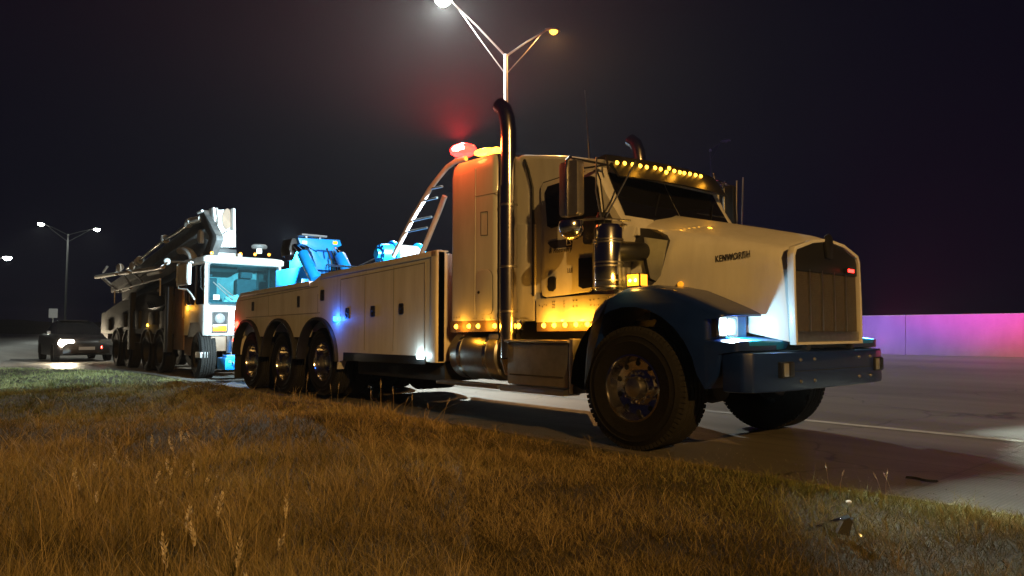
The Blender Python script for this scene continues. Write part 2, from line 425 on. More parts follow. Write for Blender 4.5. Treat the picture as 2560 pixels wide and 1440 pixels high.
# low hill that closes the view on the left
hl = MB(); vs = []; fs = []
hx = np.linspace(-420, -60, 40)
for i, x in enumerate(hx):
    base = 7.4 + 0.8 * math.sin(x * 0.045) + 0.4 * math.sin(x * 0.13)
    yy = -150 + (x + 420) * 0.02
    for t in np.linspace(0, 1, 5):
        pass
hill_pts = []
for k in range(46):
    a = -0.80 + 0.011 * k * 2.2                 # sweep of bearings about the verge
    d = 270 + 30 * math.sin(k * 0.31)
    p = CAM + (FWD * 1.0 + _rt * a) * d
    top = 5.2 + 0.6 * math.sin(k * 0.5) + 0.35 * math.sin(k * 1.7)
    if a > 0.2: top *= max(0.35, 1 - (a - 0.2) * 1.2)
    q = CAM + (FWD * 1.0 + _rt * a) * (d - 120)
    r = CAM + (FWD * 1.0 + _rt * a) * (d + 160)
    hill_pts.append([(q.x, q.y, -0.6), (p.x * 0.4 + q.x * 0.6, p.y * 0.4 + q.y * 0.6, top * 0.5), (p.x, p.y, top), (r.x, r.y, -0.6)])
hl = MB(); hl.loft(hill_pts, closed=False, cap=False)
tag(part('hill', hl, M['farland'], None, smooth=60), 'low dark rise of land along the horizon', kind='structure')

# ------------------------------------------------------------------ street lamps
def street_lamp(name, base, hgt, heads, label, group, arm_rise=2.4, thick=1.0, bowl=1.0, pm=None, rises=None):
    bowl0 = bowl
    G = M[pm or 'galv']
    """heads: list of (dx, dy, material, power, colour, spot size)"""
    root = empty(name, base); tag(root, label, 'street lamp', group)
    bx, by, bz_ = base
    p = MB(); p.tube([(bx, by, bz_), (bx, by, bz_ + hgt * 0.5), (bx, by, bz_ + hgt)], [0.16 * thick, 0.125 * thick, 0.095 * thick], 12)
    part('pole', p, G, root)
    p = MB(); p.rev([(0, 0), (0.24, 0), (0.24, 0.05), (0.13, 0.12), (0, 0.12)], (bx, by, bz_), 'Z', 12)
    part('base_flange', p, M['galv'], root)
    p = MB(); p.rev([(0, 0), (0.1, 0.02), (0.11, 0.16), (0.05, 0.22), (0, 0.23)], (bx, by, bz_ + hgt - 0.1), 'Z', 12)
    part('pole_cap', p, M['galv'], root)
    for dx, dy, m, power, colr, size in heads:
        e = Vector((bx + dx, by + dy, bz_ + hgt + (arm_rise if arm_rise is not None else rises[len([c for c in root.children if c.name.startswith('arm')])]))); s0 = Vector((bx, by, bz_ + hgt)); s1 = Vector((bx, by, bz_ + hgt - 0.9))
        q = s0.lerp(e, 0.86)
        a = MB(); a.tube([s0, s0.lerp(e, 0.5) + Vector((0, 0, 0.05)), q, e], [0.05 * thick, 0.045 * thick, 0.04 * thick, 0.035 * thick], 8)
        part('arm', a, G, root)
        a = MB(); a.tube([s1, s1.lerp(q, 0.5) - Vector((0, 0, 0.04)), q - Vector((0, 0, 0.02))], 0.028 * thick, 6)
        part('brace', a, G, root)
        u = Vector((dx, dy, 0)).normalized(); w = Vector((-u.y, u.x, 0))
        h = MB(); secs = []
        for t, ww, hh in ((-0.1, 0.05, 0.05), (0.05, 0.12, 0.1), (0.35, 0.17, 0.14), (0.62, 0.14, 0.12), (0.72, 0.05, 0.05)):
            c = e + u * t
            secs.append([c + w * ww * a1 + Vector((0, 0, hh * b1)) for a1, b1 in ((-1, 0), (-0.7, 0.7), (0, 1), (0.7, 0.7), (1, 0), (0, -0.15))])
        h.loft(secs); hd = part('lamp_head', h, M['galv'], root)
        l = MB(); c = e + u * 0.36; bowl = bowl0 * (0.55 if m is M['lamp_amber'] else 1.0)  # bowl oversized so its shape carries the lamp's glare
        l.rev([(0.0, -0.13 * bowl), (0.08 * bowl, -0.115 * bowl), (0.14 * bowl, -0.06 * bowl), (0.155 * bowl, -0.01)], (c.x, c.y, c.z - 0.012), 'Z', 16)
        part('lens', l, m, hd)
        if power: light('lamp_light', 'SPOT', (c.x, c.y, c.z - 0.1 - 0.13 * bowl), power, colr, root, radius=0.12, size=size, blend=0.35, aim=(0, 0, -1))
    return root

WHITE = (0.93, 1.0, 0.90); SODIUM = (1.0, 0.56, 0.17)
pb = (-21.9, 17.15, road_z(17) + 1.1)
w1 = at(1126, 0, Y=14.6); w2 = at(1368, 74, Y=19.3)
street_lamp('street_lamp', pb, 13.1 - 0.15, [(w1.x - pb[0], w1.y - pb[1], M['lamp_white'], 20000, WHITE, 172), (w2.x - pb[0], w2.y - pb[1], M['lamp_amber'], 3500, (1.0, 0.46, 0.12), 160)],
    'tall two-armed street lamp behind the tow truck, one head white and one amber', 'street lamps along the highway', None, bowl=2.5, rises=(w1.z - pb[2] - 12.95, w2.z - pb[2] - 12.95))
p1 = at(110, 552, Y=9.3); p2 = at(235, 564, Y=15.0)
q = at(166, 700, Y=12.2)
street_lamp('street_lamp', (q.x, q.y, 0.2), (p1.z + p2.z) / 2 - 1.6, [(p1.x - q.x, p1.y - q.y, M['lamp_white'], 900, WHITE, 165), (p2.x - q.x, p2.y - q.y, M['lamp_white'], 600, WHITE, 165)],
    'distant two-armed street lamp with two white heads at the left', 'street lamps along the highway', 1.0, bowl=2.3, pm='dim_pole')
p3 = at(8, 637, Y=2.0)
street_lamp('street_lamp', (p3.x - 1.5, p3.y - 1.8, -0.2), p3.z - 1.0, [(1.5, 1.8, M['lamp_white'], 0, WHITE, 165)],
    'farthest street lamp, a single white head at the left edge', 'street lamps along the highway', 1.0, bowl=2.0, pm='dim_pole')
p4 = at(1776, 376, Y=46.0)
street_lamp('street_lamp', (p4.x, p4.y, 0.3), p4.z - 0.3, [(0.9, 0.3, M['lensdull'], 0, WHITE, 165)],
    'thin unlit street lamp with one curved arm behind the cab roof', 'street lamps along the highway', 0.6, thick=0.4, pm='dim_pole')
street_lamp('street_lamp', (25.5, -13.5, -0.3), 11.5, [(-1.2, 2.0, M['lamp_amber'], 21000, (1.0, 0.54, 0.14), 172)],
    'sodium street lamp on the verge behind the photographer', 'street lamps along the highway', 1.0)

# far sign by the road
sg = at(133, 783, X=-62)
rs = empty('road_sign', (sg.x, sg.y, 0)); tag(rs, 'small pale square road sign far away at the left', 'road sign')
m = MB(); m.box(sg.x - 0.02, sg.x, sg.y - 0.3, sg.y + 0.3, sg.z - 0.36, sg.z + 0.36); part('sign_plate', m, M['sign'], rs)
m = MB(); m.tube([(sg.x - 0.05, sg.y, -0.5), (sg.x - 0.05, sg.y, sg.z + 0.3)], 0.035, 6); part('post', m, M['galv'], rs)

# ------------------------------------------------------------------ wheels
def wheel_meshes(rad, width, rim_r, recess, hubm='steel'):
    """built round (0,0,0); outer face at y=0, axle runs +y"""
    t = MB(); w = width
    pr = [(rim_r - 0.005, 0.035), (rim_r + 0.01, 0.012), (rim_r + 0.05, 0.0), (rad - 0.15, -0.006), (rad - 0.135, -0.012), (rad - 0.12, -0.006), (rad - 0.09, -0.004), (rad - 0.08, -0.010), (rad - 0.07, -0.003), (rad - 0.06, 0.004), (rad - 0.025, 0.02), (rad - 0.004, 0.045)]
    nr = 5; y = 0.045; mis = [0] * (len(pr) - 1)
    gw = (w - 0.09) / nr
    for i in range(nr):
        pr += [(rad, y + 0.004), (rad, y + gw - 0.012)] ; mis += [1, 1]
        if i < nr - 1: pr += [(rad - 0.014, y + gw - 0.010), (rad - 0.014, y + gw - 0.002)]; mis += [0, 0]
        y += gw
    pr += [(rad - 0.03, w - 0.02), (rad - 0.1, w), (rim_r, w - 0.03)]; mis += [0, 0, 0]
    mis = mis[:len(pr) - 1]
    t.rev(pr, (0, 0, 0), 'Y', 56, mis=mis)
    nl = 72
    for k in range(nl):
        for ya, yb, off in ((0.012, 0.075, 0), (w - 0.085, w - 0.022, 0.5)):
            a0 = 2 * math.pi * (k + off) / nl; a1 = a0 + 2 * math.pi / nl * 0.74
            q = []
            for rr in (rad - 0.04, rad + 0.0015):
                for a in (a0, a1): q += [(rr * math.cos(a), ya + (0.012 if rr > rad else 0), rr * math.sin(a)), (rr * math.cos(a), yb, rr * math.sin(a))]
            t.add(q, [(0, 1, 3, 2), (4, 6, 7, 5), (0, 2, 6, 4), (1, 5, 7, 3), (0, 4, 5, 1), (2, 3, 7, 6)], 1)
    tyre = t.mesh('tyre', [M['rubber'], M['tread']], 0, 30, origin=(0, 0, 0))[0]
    r = MB()
    r.rev([(rim_r + 0.004, 0.03), (rim_r + 0.008, 0.012), (rim_r - 0.008, 0.006), (rim_r - 0.02, 0.03), (rim_r - 0.028, recess * 0.55), (rim_r - 0.055, recess), (0.17, recess + 0.012), (0.15, recess), (0.02, recess - 0.0)], (0, 0, 0), 'Y', 56)
    for k in range(10):
        a = 2 * math.pi * (k + 0.5) / 10; cx, cz = (rim_r - 0.075) * math.cos(a), (rim_r - 0.075) * math.sin(a)
        r.rev([(0.0, recess - 0.003), (0.024, recess - 0.003), (0.027, recess + 0.003)], (cx, 0, cz), 'Y', 12, mi=1)  # black discs put the shade of the hand holes on the rim
    rim = r.mesh('rim', [M['rim'], M['black']], 0, 40, origin=(0, 0, 0))[0]
    h = MB()
    h.rev([(0.105, recess + 0.005), (0.1, recess - 0.05), (0.085, recess - 0.085), (0.05, recess - 0.1), (0, recess - 0.102)], (0, 0, 0), 'Y', 24)
    hub = h.mesh('hub_cap', M[hubm], 0, 40, origin=(0, 0, 0))[0]
    nmb = MB(); nmb.rev([(0.017, 0.0), (0.017, -0.03), (0.009, -0.045), (0, -0.045)], (0, 0, 0), 'Y', 6)
    nut = nmb.mesh('wheel_nut', M['chrome'], 0, 30, origin=(0, 0, 0))[0]
    return tyre, rim, hub, nut, recess
def put_wheel(root, c, ms, flip=False, steer=0.0, nuts=True):
    tyre, rim, hub, nut, rec = ms
    w = empty('wheel', c, root)
    for nm, me in (('tyre', tyre), ('rim', rim), ('hub_cap', hub)): inst(nm, me, w, c)
    if nuts:
        for k in range(10):
            a = 2 * math.pi * k / 10
            o = inst('wheel_nut', nut, w, c); o.location = (0.142 * math.cos(a), rec, 0.142 * math.sin(a))
    if flip: w.rotation_euler = (0, 0, math.pi + steer)
    elif steer: w.rotation_euler = (0, 0, steer)
    return w
steer_ms = wheel_meshes(0.56, 0.40, 0.30, 0.11)
dual_ms = wheel_meshes(0.53, 0.29, 0.30, 0.19)
_r = M['rim']; M['rim'] = M['pump_dark']; pump_ms = wheel_meshes(0.53, 0.29, 0.30, 0.19, 'pump_dark'); pump_steer_ms = wheel_meshes(0.54, 0.36, 0.30, 0.10, 'pump_dark'); M['rim'] = _r

# ------------------------------------------------------------------ the tow truck
T = empty('tow_truck', (-4.3, 1.28, 0))
tag(T, 'big white and blue tow truck with lit amber marker lamps and chrome stacks', 'tow truck')
YC = 1.30
YF = 2.55
led_m = MB(); led_m.rev([(0, -0.028), (0.018, -0.022), (0.028, -0.005), (0.029, 0.0), (0, 0.0)], (0, 0, 0), 'Y', 12)
led_me = led_m.mesh('marker_lamp', M['amber_hot'], 0, 40, origin=(0, 0, 0))[0]

# chassis
m = MB()
for y in (0.82, 1.66): m.box(-10.0, 0.95, y, y + 0.1, 0.66, 0.94)
for x in (-9.5, -7.0, -4.0, -2.0, 0.6): m.box(x, x + 0.12, 0.92, 1.66, 0.70, 0.90)
m.box(-0.75, 0.75, 0.85, 1.75, 0.62, 1.35)
part('chassis', m, M['dark'], T, 0.008)
for x in (0.0, -6.35, -7.8, -9.25):
    m = MB(); m.tube([(x, 0.35, 0.54), (x, 2.2, 0.54)], 0.08, 10); m.rev([(0, -0.2), (0.17, -0.12), (0.2, 0), (0.17, 0.12), (0, 0.2)], (x, 1.28, 0.54), 'X', 16)
    part('axle', m, M['dark'], T)
put_wheel(T, (0.0, 0.0, 0.56), steer_ms, steer=R(2))
put_wheel(T, (0.0, 2.60, 0.56), steer_ms, flip=True, steer=R(2))
for x, z in ((-6.30, 0.60), (-7.78, 0.53), (-9.22, 0.53)):
    put_wheel(T, (x, 0.06, z), dual_ms)
    put_wheel(T, (x, 2.52, z), dual_ms, flip=True, nuts=False)
    for yy in (0.42, 1.86):
        o = inst('inner_tyre', dual_ms[0], T, (x, yy, z))

# hood: lofted
def hood_ys(X): return 0.46 + (X + 0.42) * 0.12
hs = []
for X, dz, gr in ((-0.46, 0, 0), (-0.2, 0, 0), (0.2, 0.004, 0), (0.6, 0.006, 0), (0.92, 0.004, 0), (1.08, 0.0, 0.0), (1.17, -0.012, 0.006), (1.205, -0.035, 0.025)):
    ys = hood_ys(X) + gr; zs = 2.12 - 0.232 * (X + 0.42) + dz; zt = 2.33 - 0.247 * (X + 0.42) + dz
    zb = 1.34 - 0.22 * (X + 0.42)
    half = [(ys + 0.0, zb), (ys, zb + 0.3), (ys + 0.012, zs - 0.2), (ys + 0.03, zs - 0.06), (ys + 0.07, zs + 0.015), (ys + 0.16, zs + 0.055), (ys + 0.38, zs + 0.09 + (zt - zs - 0.09) * 0.3), (YC - 0.16, zt - 0.03), (YC - 0.05, zt)]
    full = half + [(2 * YC - a, b) for a, b in reversed(half)]
    hs.append([(X, a, b) for a, b in full])
m = MB(); m.loft(hs, closed=True, cap=True)
hood = part('hood', m, M['white'], T, 0, 42)
# hood cutout: black block for the shade inside, grey panel for the lit bay
pts = xz([(1600, 590), (1612, 572), (1640, 574), (1668, 588), (1678, 602), (1660, 690), (1648, 707), (1634, 700), (1622, 640), (1606, 625)], 0.56)
m = MB(); m.prism(pts, 0.455, 0.60, 'Y'); part('opening_shade', m, M['black'], hood, 0.008)
pts = xz([(1618, 594), (1677, 602), (1660, 690), (1648, 703), (1634, 696), (1625, 650)], 0.50)
m = MB(); m.prism(pts, 0.448, 0.453, 'Y'); part('lit_bay_panel', m, M['grey'], hood)
t = text('brand_lettering', 'KENWORTH', 0.088, M['black'], hood, (0.525, hood_ys(0.525) + 0.0085, 1.707), (R(83), R(-4.5), math.atan(0.12)), 0.0015, sx=0.63, bold=0.0008, space=1.1)
for X in (0.12, ):
    m = MB(); m.rev([(0, -0.03), (0.022, -0.026), (0.03, -0.004), (0.03, 0.0)], (0.18, hood_ys(0.18) - 0.001, 1.52), 'Y', 12); part('side_marker', m, M['amber_dim'], hood)

# grille surround and grille
GX = 1.22; GY = -0.06
outer = [(0.715, 0.96), (0.70, 1.4), (0.70, 1.74), (0.735, 1.80), (1.05, 1.88), (YC + 0.04, 1.915), (1.66, 1.885), (1.95, 1.80), (1.985, 1.74), (2.0, 1.4), (2.0, 0.96)]
inner = [(0.748, 0.985), (0.735, 1.4), (0.735, 1.72), (0.765, 1.772), (1.055, 1.85), (YC + 0.04, 1.885), (1.655, 1.855), (1.922, 1.772), (1.952, 1.72), (1.967, 1.4), (1.967, 0.985)]
outer = [(a + GY, b) for a, b in outer]; inner = [(a + GY, b) for a, b in inner]
gr = part('grille', MB().prism(inner, GX - 0.045, GX - 0.012, 'X'), M['grille'], T)
m = MB(); ring(outer, inner, GX - 0.03, GX + 0.03, 'X', m); part('grille_surround', m, M['white'], gr, 0.008)
m = MB(); m.prism([(a + GY, b) for a, b in [(0.742, 1.60), (0.742, 1.715), (0.77, 1.767), (1.058, 1.845), (YC + 0.04, 1.88), (1.652, 1.85), (1.918, 1.767), (1.947, 1.715), (1.95, 1.60)]], GX - 0.011, GX + 0.012, 'X'); part('grille_header', m, M['black'], gr, 0.006)
for k in range(4):
    y = 0.785 + GY + (k + 1) * 0.232
    m = MB(); m.box(GX - 0.012, GX + 0.012, y - 0.008, y + 0.008, 1.0, 1.62); part('grille_bar', m, M['steel'], gr, 0.003)
m = MB()
for k in range(38):
    z = 1.02 + k * 0.0155
    m.box(GX - 0.012, GX - 0.004, 0.755 + GY, 1.955 + GY, z, z + 0.005)
p = part('grille_mesh', m, M['grille'], gr); p['kind'] = 'stuff'
m = MB(); m.box(GX - 0.012, GX + 0.014, 0.755 + GY, 1.955 + GY, 0.96, 1.075); part('grille_lower_band', m, M['steel'], gr, 0.006)
m = MB(); m.prism([(-0.05, -0.10), (0.05, -0.10), (0.075, 0.02), (0.06, 0.10), (0.0, 0.13), (-0.06, 0.10), (-0.075, 0.02)], GX + 0.012, GX + 0.045, 'X')
me, c = m.mesh('hood_ornament', M['black'], 0.012, 40)
inst('hood_ornament', me, gr, (c.x, YC + 0.04 + GY, 1.845))
m = MB(); m.box(GX + 0.013, GX + 0.05, 1.66 + GY, 1.80 + GY, 1.615, 1.665); sb = part('strobe_lamp', m, M['black'], T, 0.008); sb['label'] = 'red strobe lamp lit in the grille'
m = MB(); m.box(GX + 0.051, GX + 0.056, 1.672 + GY, 1.788 + GY, 1.625, 1.655); part('lens', m, M['red_hot'], sb, 0.002)

# front fenders with headlamp pods
fo = [(-0.62, 0.50), (-0.60, 0.80), (-0.545, 1.08), (-0.45, 1.29), (-0.28, 1.42), (-0.05, 1.485), (0.22, 1.495), (0.45, 1.45), (0.68, 1.36), (0.86, 1.285), (0.90, 1.268), (0.965, 1.236), (0.985, 1.222), (0.985, 1.206), (0.845, 1.206), (0.845, 1.02), (1.12, 0.995), (1.12, 0.92), (0.98, 0.90), (0.92, 0.72)]
arch = [(0.74 * math.cos(R(a)), 0.56 + 0.74 * math.sin(R(a))) for a in range(12, 186, 12)]
poly = fo + [(0.80, 0.60)] + arch
def fender(name, y0, y1, label=None):
    # shell: crowned in section by lofting slices that shrink towards the outer edge
    ys = [y0, y0 + 0.025, y0 + 0.07, y0 + 0.16, y1] if y1 > y0 else [y0, y0 - 0.025, y0 - 0.07, y0 - 0.16, y1]
    sh = [0.06, 0.022, 0.006, 0.0, 0.0]
    secs = []
    for y, s in zip(ys, sh):
        sec = []
        for i, (x, z) in enumerate(poly):
            if i < len(fo):
                d = Vector((x - 0.1, z - 0.75)); d.normalize(); sec.append((x - d.x * s, y, z - d.y * s))
            else: sec.append((x, y, z))
        secs.append(sec)
    m = MB(); m.loft(secs); return part(name, m, M['blue'], T, 0, 45)
fn = fender('fender', -0.02, 0.56)
ff = fender('fender', 2.62, 2.04)
for f_, s, y0 in ((fn, 1, -0.015), (ff, -1, 2.615)):
    hx = 0.865
    def yy(a): return y0 + s * (a + 0.05)
    hl_ = MB(); a, b = sorted((yy(0.0), yy(0.30))); hl_.box(0.80, hx + 0.02, a, b, 1.025, 1.205)
    hd = part('headlamp', hl_, M['black'], T, 0.012)
    m = MB(); a, b = sorted((yy(0.015), yy(0.135))); m.box(hx + 0.021, hx + 0.032, a, b, 1.045, 1.185); part('lit_lens', m, M['head'], hd, 0.004)
    m = MB(); a, b = sorted((yy(0.155), yy(0.275))); m.box(hx + 0.021, hx + 0.032, a, b, 1.045, 1.185); part('clear_lens', m, M['lensdull'], hd, 0.004)
    m = MB(); a, b = sorted((yy(0.0), yy(0.29)))
    ring(rrect(a, b, 1.03, 1.2, 0.02), rrect(a + 0.014, b - 0.014, 1.044, 1.186, 0.012), hx + 0.018, hx + 0.04, 'X', m); part('bezel', m, M['chrome'], hd)
    light('headlamp_light', 'SPOT', (hx + 0.06, yy(0.09), 1.115), 800 if s > 0 else 1900, (0.78, 0.95, 0.86), T, 0.05, 95, 0.6, aim=(1, (-0.05 if s > 0 else 0.3), -0.26))
    light('headlamp_spill', 'POINT', (hx + 0.07, yy(0.16), 1.11), 20, (0.40, 0.76, 1.0), T, 0.01)
    m = MB(); a, b = sorted((yy(0.31), yy(0.50))); m.box(0.8455, 0.8495, a, b, 1.03, 1.2); part('lit_pod_panel', m, M['boom_blue'], f_)  # brighter blue puts the headlamp's spill into the pod colour
    m = MB(); a, b = sorted((yy(0.10), yy(0.72))); m.prism([(0.86, 0.92), (1.10, 0.92), (1.135, 0.985), (1.125, 1.0), (0.88, 1.028), (0.86, 1.028)], a, b, 'Y'); part('lit_lamp_shelf', m, M['boom_blue'], f_, 0.012)  # fender paint in a brighter blue where the headlamp lights it
# turn signal on the fender
m = MB(); m.box(-0.09, 0.07, 0.06, 0.16, 1.48, 1.61); ts = part('turn_signal', m, M['black'], T, 0.008)
m = MB(); m.box(-0.07, 0.06, 0.046, 0.059, 1.495, 1.60); part('lens', m, M['amber_sig'], ts, 0.004)
m = MB(); m.box(0.071, 0.084, 0.068, 0.152, 1.495, 1.60); part('lens', m, M['amber_sig'], ts, 0.004)
for by_ in (-0.035, 0.03):
    m = MB(); m.rev([(0, -0.01), (0.012, -0.007), (0.016, 0.0)], (by_, 0.0455, 1.545), 'Y', 10); part('bulb', m, M['bulb'], ts)
light('signal_light', 'POINT', (-0.02, -0.03, 1.56), 5, (1, 0.5, 0.06), T, 0.04)
m = MB(); m.box(-0.22, -0.15, 0.14, 0.20, 1.44, 1.68); part('signal_bracket', m, M['steel'], fn, 0.004)

# front bumper
plan = [(0.95, 0.0), (1.13, 0.0), (1.2, 0.06), (1.27, 0.30), (1.30, 0.6), (1.30, 2.05), (1.27, 2.28), (1.2, 2.46), (1.13, 2.53), (0.95, 2.53)]
m = MB(); m.prism(plan, 0.585, 0.905, 'Z'); bp_ = part('front_bumper', m, M['blue'], T, 0.022)
for y in (0.62, 0.86, 1.72, 1.96):
    for z in (0.66, 0.84):
        m = MB(); m.rev([(0, 0.014), (0.012, 0.012), (0.018, 0.0), (0, 0)], (1.300, y, z), 'X', 10); part('bolt', m, M['steel'], bp_)
m = MB(); m.box(1.2995, 1.303, 0.45, 2.2, 0.742, 0.748); part('crease_shade', m, M['black'], bp_)  # black strip stands for the shade of a pressed crease
for y in (0.30, 2.03):
    m = MB(); m.box(1.27, 1.315, y, y + 0.19, 0.70, 0.83); fg = part('fog_lamp', m, M['black'], T, 0.01)
    m = MB(); m.box(1.316, 1.324, y + 0.012, y + 0.088, 0.712, 0.818); part('lens', m, M['lensdull'], fg, 0.003)
    m = MB(); m.box(1.316, 1.324, y + 0.102, y + 0.178, 0.712, 0.818); part('lens', m, M['black'], fg, 0.003)
m = MB(); m.box(1.0, 1.24, 0.85, 0.92, 0.91, 0.985); m.box(1.0, 1.24, 1.7, 1.77, 0.91, 0.985); m.box(1.05, 1.2, 0.92, 1.7, 0.93, 0.97); part('tow_eye_bracket', m, M['black'], T, 0.006)

# cab
Y0, Y1 = 0.25, 2.40
cabp = [(-1.90, 1.19), (-1.90, 3.08)] + xz([(1300, 384), (1400, 386), (1455, 392), (1496, 402)], Y0)[0:4] + [(-0.60, 2.70), (-0.50, 2.50)] + xz([(1545, 535), (1562, 562)], Y0) + [(-0.36, 1.80), (-0.45, 1.19)]
m = MB(); secs = []
for y, s in ((Y0, 0.05), (Y0 + 0.025, 0.016), (Y0 + 0.08, 0.0), (Y1 - 0.08, 0.0), (Y1 - 0.025, 0.016), (Y1, 0.05)):
    secs.append([(x, y, z - (s if z > 2.4 else 0)) for x, z in cabp])
m.loft(secs); cab = part('cab', m, M['white'], T, 0.0, 35)
# windscreen, in two panes, standing 6 mm proud of the cab front
A = Vector((-0.505, 0, 2.50)); 
def front_at(z):   # cab front line in x for a given height
    pr = [(q[1], q[0]) for q in cabp[5:9]]
    pr.sort()
    return float(np.interp(z, [a for a, b in pr], [b for a, b in pr]))
for k, (ya, yb) in enumerate(((Y0 + 0.10, YC + 0.01), (YC + 0.03, Y1 - 0.10))):
    m = MB(); zs_ = [2.13, 2.25, 2.4, 2.55, 2.70]; secs = []
    for z in zs_:
        x = front_at(z) + 0.006
        ins = 0.05 * (z - 2.13) if k == 0 else 0; ins2 = 0.10 * (z - 2.13) if k == 1 else 0
        secs.append([(x, ya + ins, z), (x + 0.006, ya + ins, z), (x + 0.006, yb - ins2, z), (x, yb - ins2, z)])
    m.loft(secs); part('windscreen', m, M['glass'], cab)
for ya in (0.75, 1.75):
    m = MB(); m.tube([(front_at(2.15) + 0.03, ya, 2.15), (front_at(2.55) + 0.035, ya + 0.35, 2.55)], 0.009, 6); part('wiper', m, M['black'], cab)
# cowl
m = MB(); m.prism([(-0.47, 2.02), (-0.24, 2.02), (-0.24, 2.10), (-0.40, 2.14), (-0.47, 2.14)], 0.42, 2.2, 'Y'); part('cowl', m, M['white'], cab, 0.01)
# drip rail
rail = [(p.x, 0.238, p.z) for p in (at(a, b, Y=0.25) for a, b in ((1313, 400), (1322, 425), (1333, 470), (1335, 560), (1336, 740)))]
m = MB(); m.tube(rail, 0.016, 8); part('grab_rail', m, M['black'], cab)
# door
dp = [(p.x, p.z) for p in (at(a, b, Y=0.25) for a, b in ((1356, 470), (1362, 458), (1400, 446), (1476, 428), (1492, 430), (1500, 452), (1512, 560), (1490, 600), (1488, 690), (1482, 725), (1475, 730), (1372, 745), (1360, 740), (1357, 725)))]
m = MB(); m.prism(dp, 0.222, 0.26, 'Y'); door = part('door', m, M['white'], T, 0.012)
m = MB(); cx = sum(a for a, b in dp) / len(dp); cz = sum(b for a, b in dp) / len(dp)
ring([(cx + (a - cx) * 1.04, cz + (b - cz) * 1.022) for a, b in dp], [(cx + (a - cx) * 1.005, cz + (b - cz) * 1.003) for a, b in dp], 0.244, 0.252, 'Y', m); part('door_seal', m, M['seam'], door)
wp = xz([(1363, 482), (1370, 466), (1405, 455), (1477, 440), (1487, 442), (1497, 470), (1506, 535), (1480, 545), (1415, 560), (1380, 571), (1369, 566)], 0.222)
m = MB(); m.prism(wp, 0.212, 0.2215, 'Y'); part('side_window', m, M['glass'], door, 0.004)
hp = xz([(1447, 646), (1480, 643), (1482, 718), (1458, 722), (1447, 716)], 0.222)
m = MB(); m.prism(hp, 0.214, 0.2215, 'Y'); part('lower_window', m, M['glass'], door, 0.006)
hp = xz([(1372, 695), (1378, 691), (1387, 691), (1391, 696), (1390, 722), (1384, 729), (1374, 728), (1371, 720)], 0.222)
m = MB(); m.prism(hp, 0.205, 0.2215, 'Y'); part('door_handle', m, M['black'], door, 0.006)
bn = xz([(1369, 607), (1376, 603), (1433, 595), (1430, 617), (1384, 621), (1378, 618), (1370, 609)], 0.222)
m = MB(); m.prism(bn, 0.2195, 0.2215, 'Y'); part('door_banner', m, M['decal'], door)
def dtext(body, px, py, size, mt, nm='door_lettering', sx=0.9, sh=0.0):
    p = at(px, py, Y=0.2185); text(nm, body, size, mt, door, (p.x, 0.2185, p.z), (R(90), 0, 0), 0.0008, shear=sh, sx=sx)
dtext('LS', 1415, 614, 0.105, M['paper'], sx=0.8)
dtext('& Recovery', 1372, 634, 0.085, M['decal'], sx=0.86, sh=0.2)
dtext('LLE', 1418, 682, 0.07, M['decal'], sx=0.8)
# sill and riveted skirt under the door
sk = xz([(1341, 748), (1480, 736), (1530, 735), (1540, 742), (1525, 768), (1500, 775), (1480, 803), (1474, 803), (1341, 806)], 0.22)
m = MB(); m.prism(sk, 0.215, 0.30, 'Y'); skirt = part('cab_skirt', m, M['white'], T, 0.006)
m = MB()
for px, py in ((1349,764),(1356,767),(1361,762),(1366,763),(1382,755),(1386,755),(1382,762),(1386,763),(1382,769),(1386,769),(1410,753),(1410,760),(1410,767),(1434,752),(1441,751),(1433,766),(1442,765),(1475,750),(1484,749),(1495,748),(1476,763),(1485,764),(1496,762),(1502,762),(1507,762),(1522,756)):
    p = at(px, py, Y=0.213); m.rev([(0, -0.006), (0.007, -0.003), (0.008, 0.003)], (p.x, 0.213, p.z), 'Y', 6)
rv = part('rivet_rows', m, M['steel'], skirt); rv['kind'] = 'stuff'
p0 = at(1341, 815, Y=0.22); p1 = at(1474, 812, Y=0.22)
m = MB(); m.prism([(p0.x, p0.z - 0.06), (p1.x, p1.z - 0.06), (p1.x + 0.02, p1.z + 0.045), (p0.x, p0.z + 0.045)], 0.225, 0.29, 'Y'); strip = part('lamp_strip', m, M['brown'], T, 0.004)
for px, py in ((1360, 813.5), (1386, 813), (1413, 812), (1440.5, 811), (1469, 810)):
    p = at(px, py, Y=0.224); inst('marker_lamp', led_me, strip, (p.x, 0.224, p.z))
for px in (1372, 1426, 1462):
    p = at(px, 812, Y=0.17); light('marker_light', 'POINT', (p.x, 0.10, p.z + 0.01), 7.0, (1, 0.40, 0.025), T, 0.02)
# cab rear corner skirt round the exhaust
m = MB(); q = xz([(1288, 560), (1340, 560), (1340, 803), (1326, 800), (1316, 794), (1302, 794), (1288, 803)], 0.25)
m.prism(q, 0.236, 0.26, 'Y'); part('cab_rear_panel', m, M['white'], T, 0.006)

